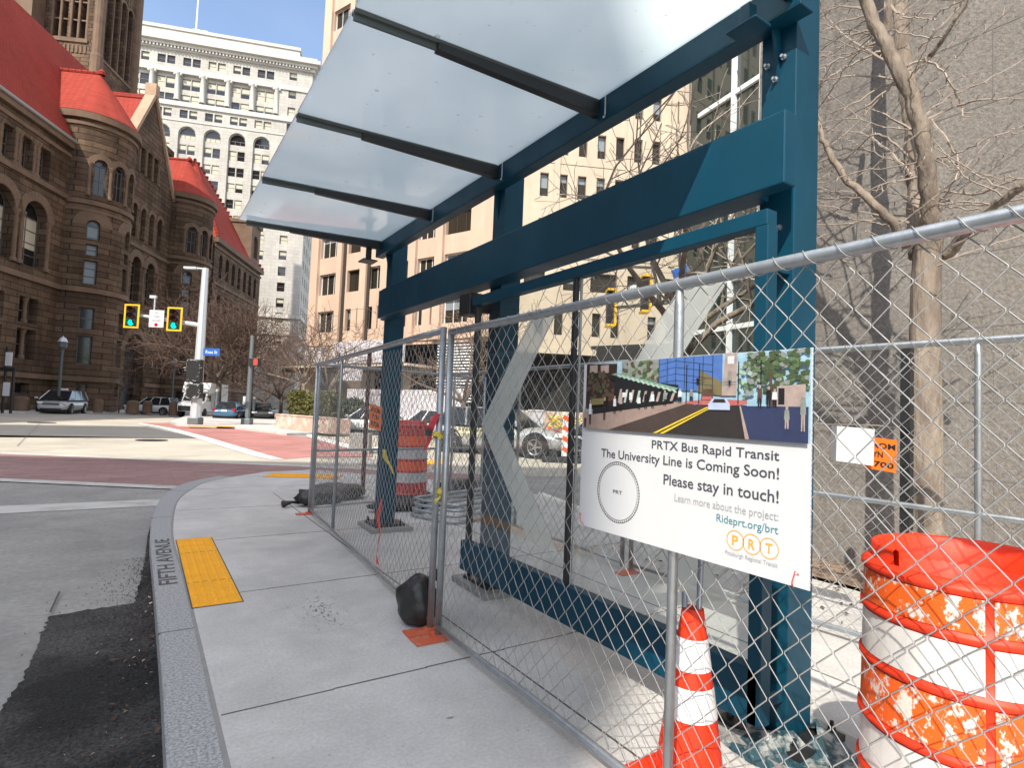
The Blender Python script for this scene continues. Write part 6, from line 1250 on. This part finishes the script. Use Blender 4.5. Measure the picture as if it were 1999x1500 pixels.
# ================================================================== TREES
def limb(mb, pts, r0_, r1_, n=7, rnd=None, wob=0.):
    P = spline(pts, 5); k = len(P)
    if rnd: P = [P[0]]+[p+Vector((rnd.gauss(0, wob), rnd.gauss(0, wob), rnd.gauss(0, wob))) for p in P[1:]]
    mb.tube(P, [r0_+(r1_-r0_)*i/(k-1) for i in range(k)], n); return P
def branch(tr, tw, p, d, L, r, lv, rnd, up=.1, kids=(4, 4, 4, 3), spread=.75, n=5, ratio=.62, thin=.004):
    k = 5; pts = [p]; dirs = [d]; q = p.copy(); dd = d.copy()
    for i in range(k):
        dd = (dd+Vector((rnd.gauss(0, .13), rnd.gauss(0, .13), rnd.gauss(0, .10)+up*.2))).normalized(); q = q+dd*(L/k); pts.append(q.copy()); dirs.append(dd.copy())
    mb = tr if lv <= 1 else tw
    rr = [max(thin, r*(1-.62*i/k)) for i in range(k+1)]
    mb.tube(pts, rr, 7 if lv == 0 else (5 if lv == 1 else 3), cap=lv < 2)
    if lv >= len(kids): return
    for c in range(kids[lv]):
        f = .3+.7*(c+rnd.random()*.6)/kids[lv]; i = min(k-1, int(f*k)); s = pts[i].lerp(pts[i+1], f*k-i) if f < 1 else pts[-1]
        ax = dirs[i]; o = ax.orthogonal().normalized(); o.rotate(Matrix.Rotation(c*2.4+rnd.random()*1.5, 3, ax)); nd = (ax*(1-spread*.45)+o*spread+Vector((0, 0, up))).normalized()
        branch(tr, tw, s, nd, L*ratio*rnd.uniform(.75, 1.15), max(thin, r*.55*(1-.4*f)), lv+1, rnd, up, kids, spread, n, ratio, thin)
def tree(label, base, h, seed, crown=.62, mats=('fartrunk', 'fartwig'), r=None, kids=(6, 5, 4, 4), fork=.3, spread=.8, up=.12, group="bare street trees", thin=.012, lean=(0, 0)):
    t = thing("bare_tree", label, "tree", base, 0, group); rnd = random.Random(seed); tr, tw = MB(), MB(); r = r or h*.018
    top = Vector((lean[0], lean[1], h*fork)); tr.tube([(0, 0, 0), tuple(top*.5), tuple(top)], [r*1.25, r, r*.85], 8)
    for i in range(kids[0]):
        a = i*2.4+rnd.random(); el = rnd.uniform(.35, 1.15) if i else 1.35
        d = Vector((math.cos(a)*math.cos(el), math.sin(a)*math.cos(el), math.sin(el)))
        branch(tr, tw, top*(.8+.2*rnd.random()), d, h*(1-fork)*crown*rnd.uniform(.7, 1.05), r*.62, 1, rnd, up, kids, spread, thin=thin)
    tr.build("trunk", M[mats[0]], t, True); tw.build("crown", M[mats[1]], t); return t
def gq(px, d): p = CAM+ray(px, 800)*d; return (p.x, p.y, 0)
tree("big bushy bare tree between the signal pole and courthouse", gq(424, 48), 13.2, 5, .55, kids=(13, 8, 6, 5), fork=.28, spread=.85, up=.10, thin=.014)
tree("bare tree behind the pedestrian signal pole", gq(548, 56), 9.5, 8, .8, kids=(7, 5, 5, 4), fork=.22, spread=.9)
tree("bare tree with a pale trunk rising behind the clipped hedge", gq(590, 46), 8.6, 11, .7, mats=('bark', 'fartwig'), kids=(6, 5, 4, 4), fork=.38)
tree("dark low bare tree rising behind the black car", gq(515, 60), 8.5, 15, .8, kids=(6, 5, 4, 4), fork=.2, spread=1.)
tree("bare tree in front of the tan office corner by the litter bin", gq(634, 40), 8.0, 17, .7, mats=('bark', 'fartwig'), kids=(6, 5, 4, 4), fork=.3, spread=.9)
tree("bare tree by the louvred panel beyond the joined fence posts", gq(905, 24), 6.6, 23, .75, mats=('barkdk', 'barkdk'), kids=(6, 5, 4, 3), fork=.28, spread=.9, thin=.008)
tree("small thin bare tree by the courthouse entrance arch", gq(232, 49), 4.6, 29, .8, kids=(5, 4, 3, 3), fork=.3, thin=.01, r=.05)
tree("tall pale bare tree seen through the shelter behind the notice board", gq(1335, 9), 8.6, 31, .62, mats=('bark', 'twig'), kids=(7, 5, 4, 3), fork=.34, spread=.85, up=.05, thin=.005, r=.10)
# the pale forked tree in front of the grey wall: limbs follow their real lines, set at their own depths
t = thing("forked_tree", "pale forked bare tree standing in front of the grey granite wall", "tree", (4.85, onX(1810, 1080, 4.85).y, 0)); O = Vector(t.location)
rnd = random.Random(77); tr, tw = MB(), MB()
def L3(pts): return [onX(x, y, X)-O for x, y, X in pts]
limb(tr, [Vector((0, .0, -.02))]+L3([(1808, 900, 4.85), (1806, 680, 4.85), (1808, 540, 4.85), (1815, 450, 4.85)]), .115, .088, 12)
main = []
def lb(pts, a, b, n=8): P = limb(tr, L3(pts), a, b, n, rnd, .006); main.append((P, a, b)); return P
lb([(1815, 470, 4.85), (1812, 400, 4.72), (1806, 300, 4.6), (1790, 225, 4.55), (1752, 130, 4.45), (1715, 60, 4.4), (1685, -10, 4.3), (1650, -90, 4.2)], .064, .036, 9)
lb([(1795, 500, 4.9), (1790, 410, 5.0), (1785, 300, 5.1), (1772, 180, 5.2), (1760, 60, 5.3), (1750, -80, 5.4)], .075, .055, 9)
lb([(1770, 480, 4.8), (1740, 430, 4.6), (1690, 385, 4.5), (1640, 335, 4.45), (1612, 280, 4.4), (1595, 235, 4.4), (1580, 180, 4.4)], .035, .018, 7)
lb([(1845, 500, 4.9), (1885, 455, 4.8), (1920, 420, 4.75), (1965, 385, 4.7), (2040, 330, 4.6)], .042, .024, 7)
lb([(1815, 110, 5.0), (1865, 40, 4.9), (1900, -20, 4.9)], .02, .01, 6)
lb([(1720, 110, 5.1), (1735, 20, 5.0), (1745, -60, 5.0)], .035, .022, 7)
twigs = [  # longer twigs seen against the wall, (start, ..., end)
 [(1800, 230), (1850, 190), (1920, 160), (2010, 110)], [(1808, 235), (1870, 205), (1930, 195), (2010, 190)], [(1815, 310), (1870, 300), (1930, 270), (2010, 240)], [(1820, 310), (1880, 325), (1940, 360), (2010, 385)],
 [(1790, 100), (1830, 60), (1870, 15), (1900, -30)], [(1770, 130), (1810, 120), (1850, 150), (1875, 205), (1880, 225)], [(1815, 230), (1845, 270), (1868, 310), (1865, 350), (1830, 400)], [(1780, 345), (1730, 290), (1680, 260), (1600, 250)],
 [(1790, 320), (1740, 275), (1700, 265), (1640, 320), (1590, 355)], [(1785, 258), (1730, 225), (1690, 208)], [(1750, 155), (1690, 148), (1630, 150), (1590, 160)], [(1745, 160), (1700, 200), (1640, 235), (1588, 280)], [(1720, 100), (1660, 125), (1600, 165), (1580, 190)],
 [(1715, 80), (1650, 110), (1590, 140)], [(1700, 60), (1640, 70), (1590, 110)], [(1700, 30), (1650, 40), (1595, 65)], [(1690, 20), (1640, 10), (1600, 30)], [(1775, 435), (1700, 415), (1590, 400)], [(1790, 345), (1700, 370), (1590, 440)], [(1780, 420), (1690, 430), (1620, 455), (1585, 470)],
 [(1830, 520), (1900, 490), (2010, 455)], [(1860, 480), (1940, 440), (2010, 410)], [(1760, 170), (1720, 170), (1650, 210), (1590, 225)], [(1735, 120), (1680, 90), (1620, 40), (1600, 0)], [(1760, 60), (1810, 10), (1830, -30)], [(1830, 370), (1900, 380), (1985, 350), (2020, 345)], [(1740, 10), (1765, 30), (1800, 35), (1825, 40)]]
def spurs(P, step=.09):
    acc = 0
    for a, b in zip(P, P[1:]):
        acc += (b-a).length
        if acc > step:
            acc = 0; d = (b-a).normalized(); o = d.orthogonal(); o.rotate(Matrix.Rotation(rnd.random()*6.3, 3, d)); e = b+(o*.8+d*.5)*rnd.uniform(.018, .05); tw.tube([b, e], [.0045, .0028], 4)
for k, L_ in enumerate(twigs):
    x = 4.5+.5*rnd.random(); P = limb(tw, L3([(px, py, x+.12*i*rnd.uniform(-1, 1)) for i, (px, py) in enumerate(L_)]), .0095*rnd.uniform(.8, 1.3), .0035, 5, rnd, .005); spurs(P)
for P, a, b in main:
    for j in range(int(8*len(P)/25)+3):
        i = rnd.randrange(2, len(P)); p = P[i]; s = rnd.choice((-1, 1)); d = Vector((rnd.gauss(-.05, .35), s*rnd.uniform(.6, 1), rnd.uniform(.0, .75))).normalized(); Ln = rnd.uniform(.35, 1.15)
        c = [p+d*Ln*f+Vector((0, 0, .16*Ln*f*f*rnd.uniform(-1, 1))) for f in (0, .33, .66, 1)]; Q = limb(tw, c, .006, .0025, 4, rnd, .006); spurs(Q)
        if rnd.random() < .5: e = Q[len(Q)//2]; limb(tw, [e, e+(d+Vector((rnd.gauss(0, .4), rnd.gauss(0, .4), .4))).normalized()*Ln*.5], .0045, .0022, 4)
tr.build("trunk", M['bark'], t, True); tw.build("crown", M['twig'], t)
# taller crown above the frame, whose shadow falls on the wall
mb1, mb2 = MB(), MB()
for P, a, b in main[:2]:
    branch(mb1, mb2, P[-1], (P[-1]-P[-3]).normalized(), 2.6, b, 1, rnd, .05, (4, 5, 4, 3), .7, thin=.004)
mb1.build("upper_limb", M['bark'], t, True); mb2.build("upper_crown", M['twig'], t)
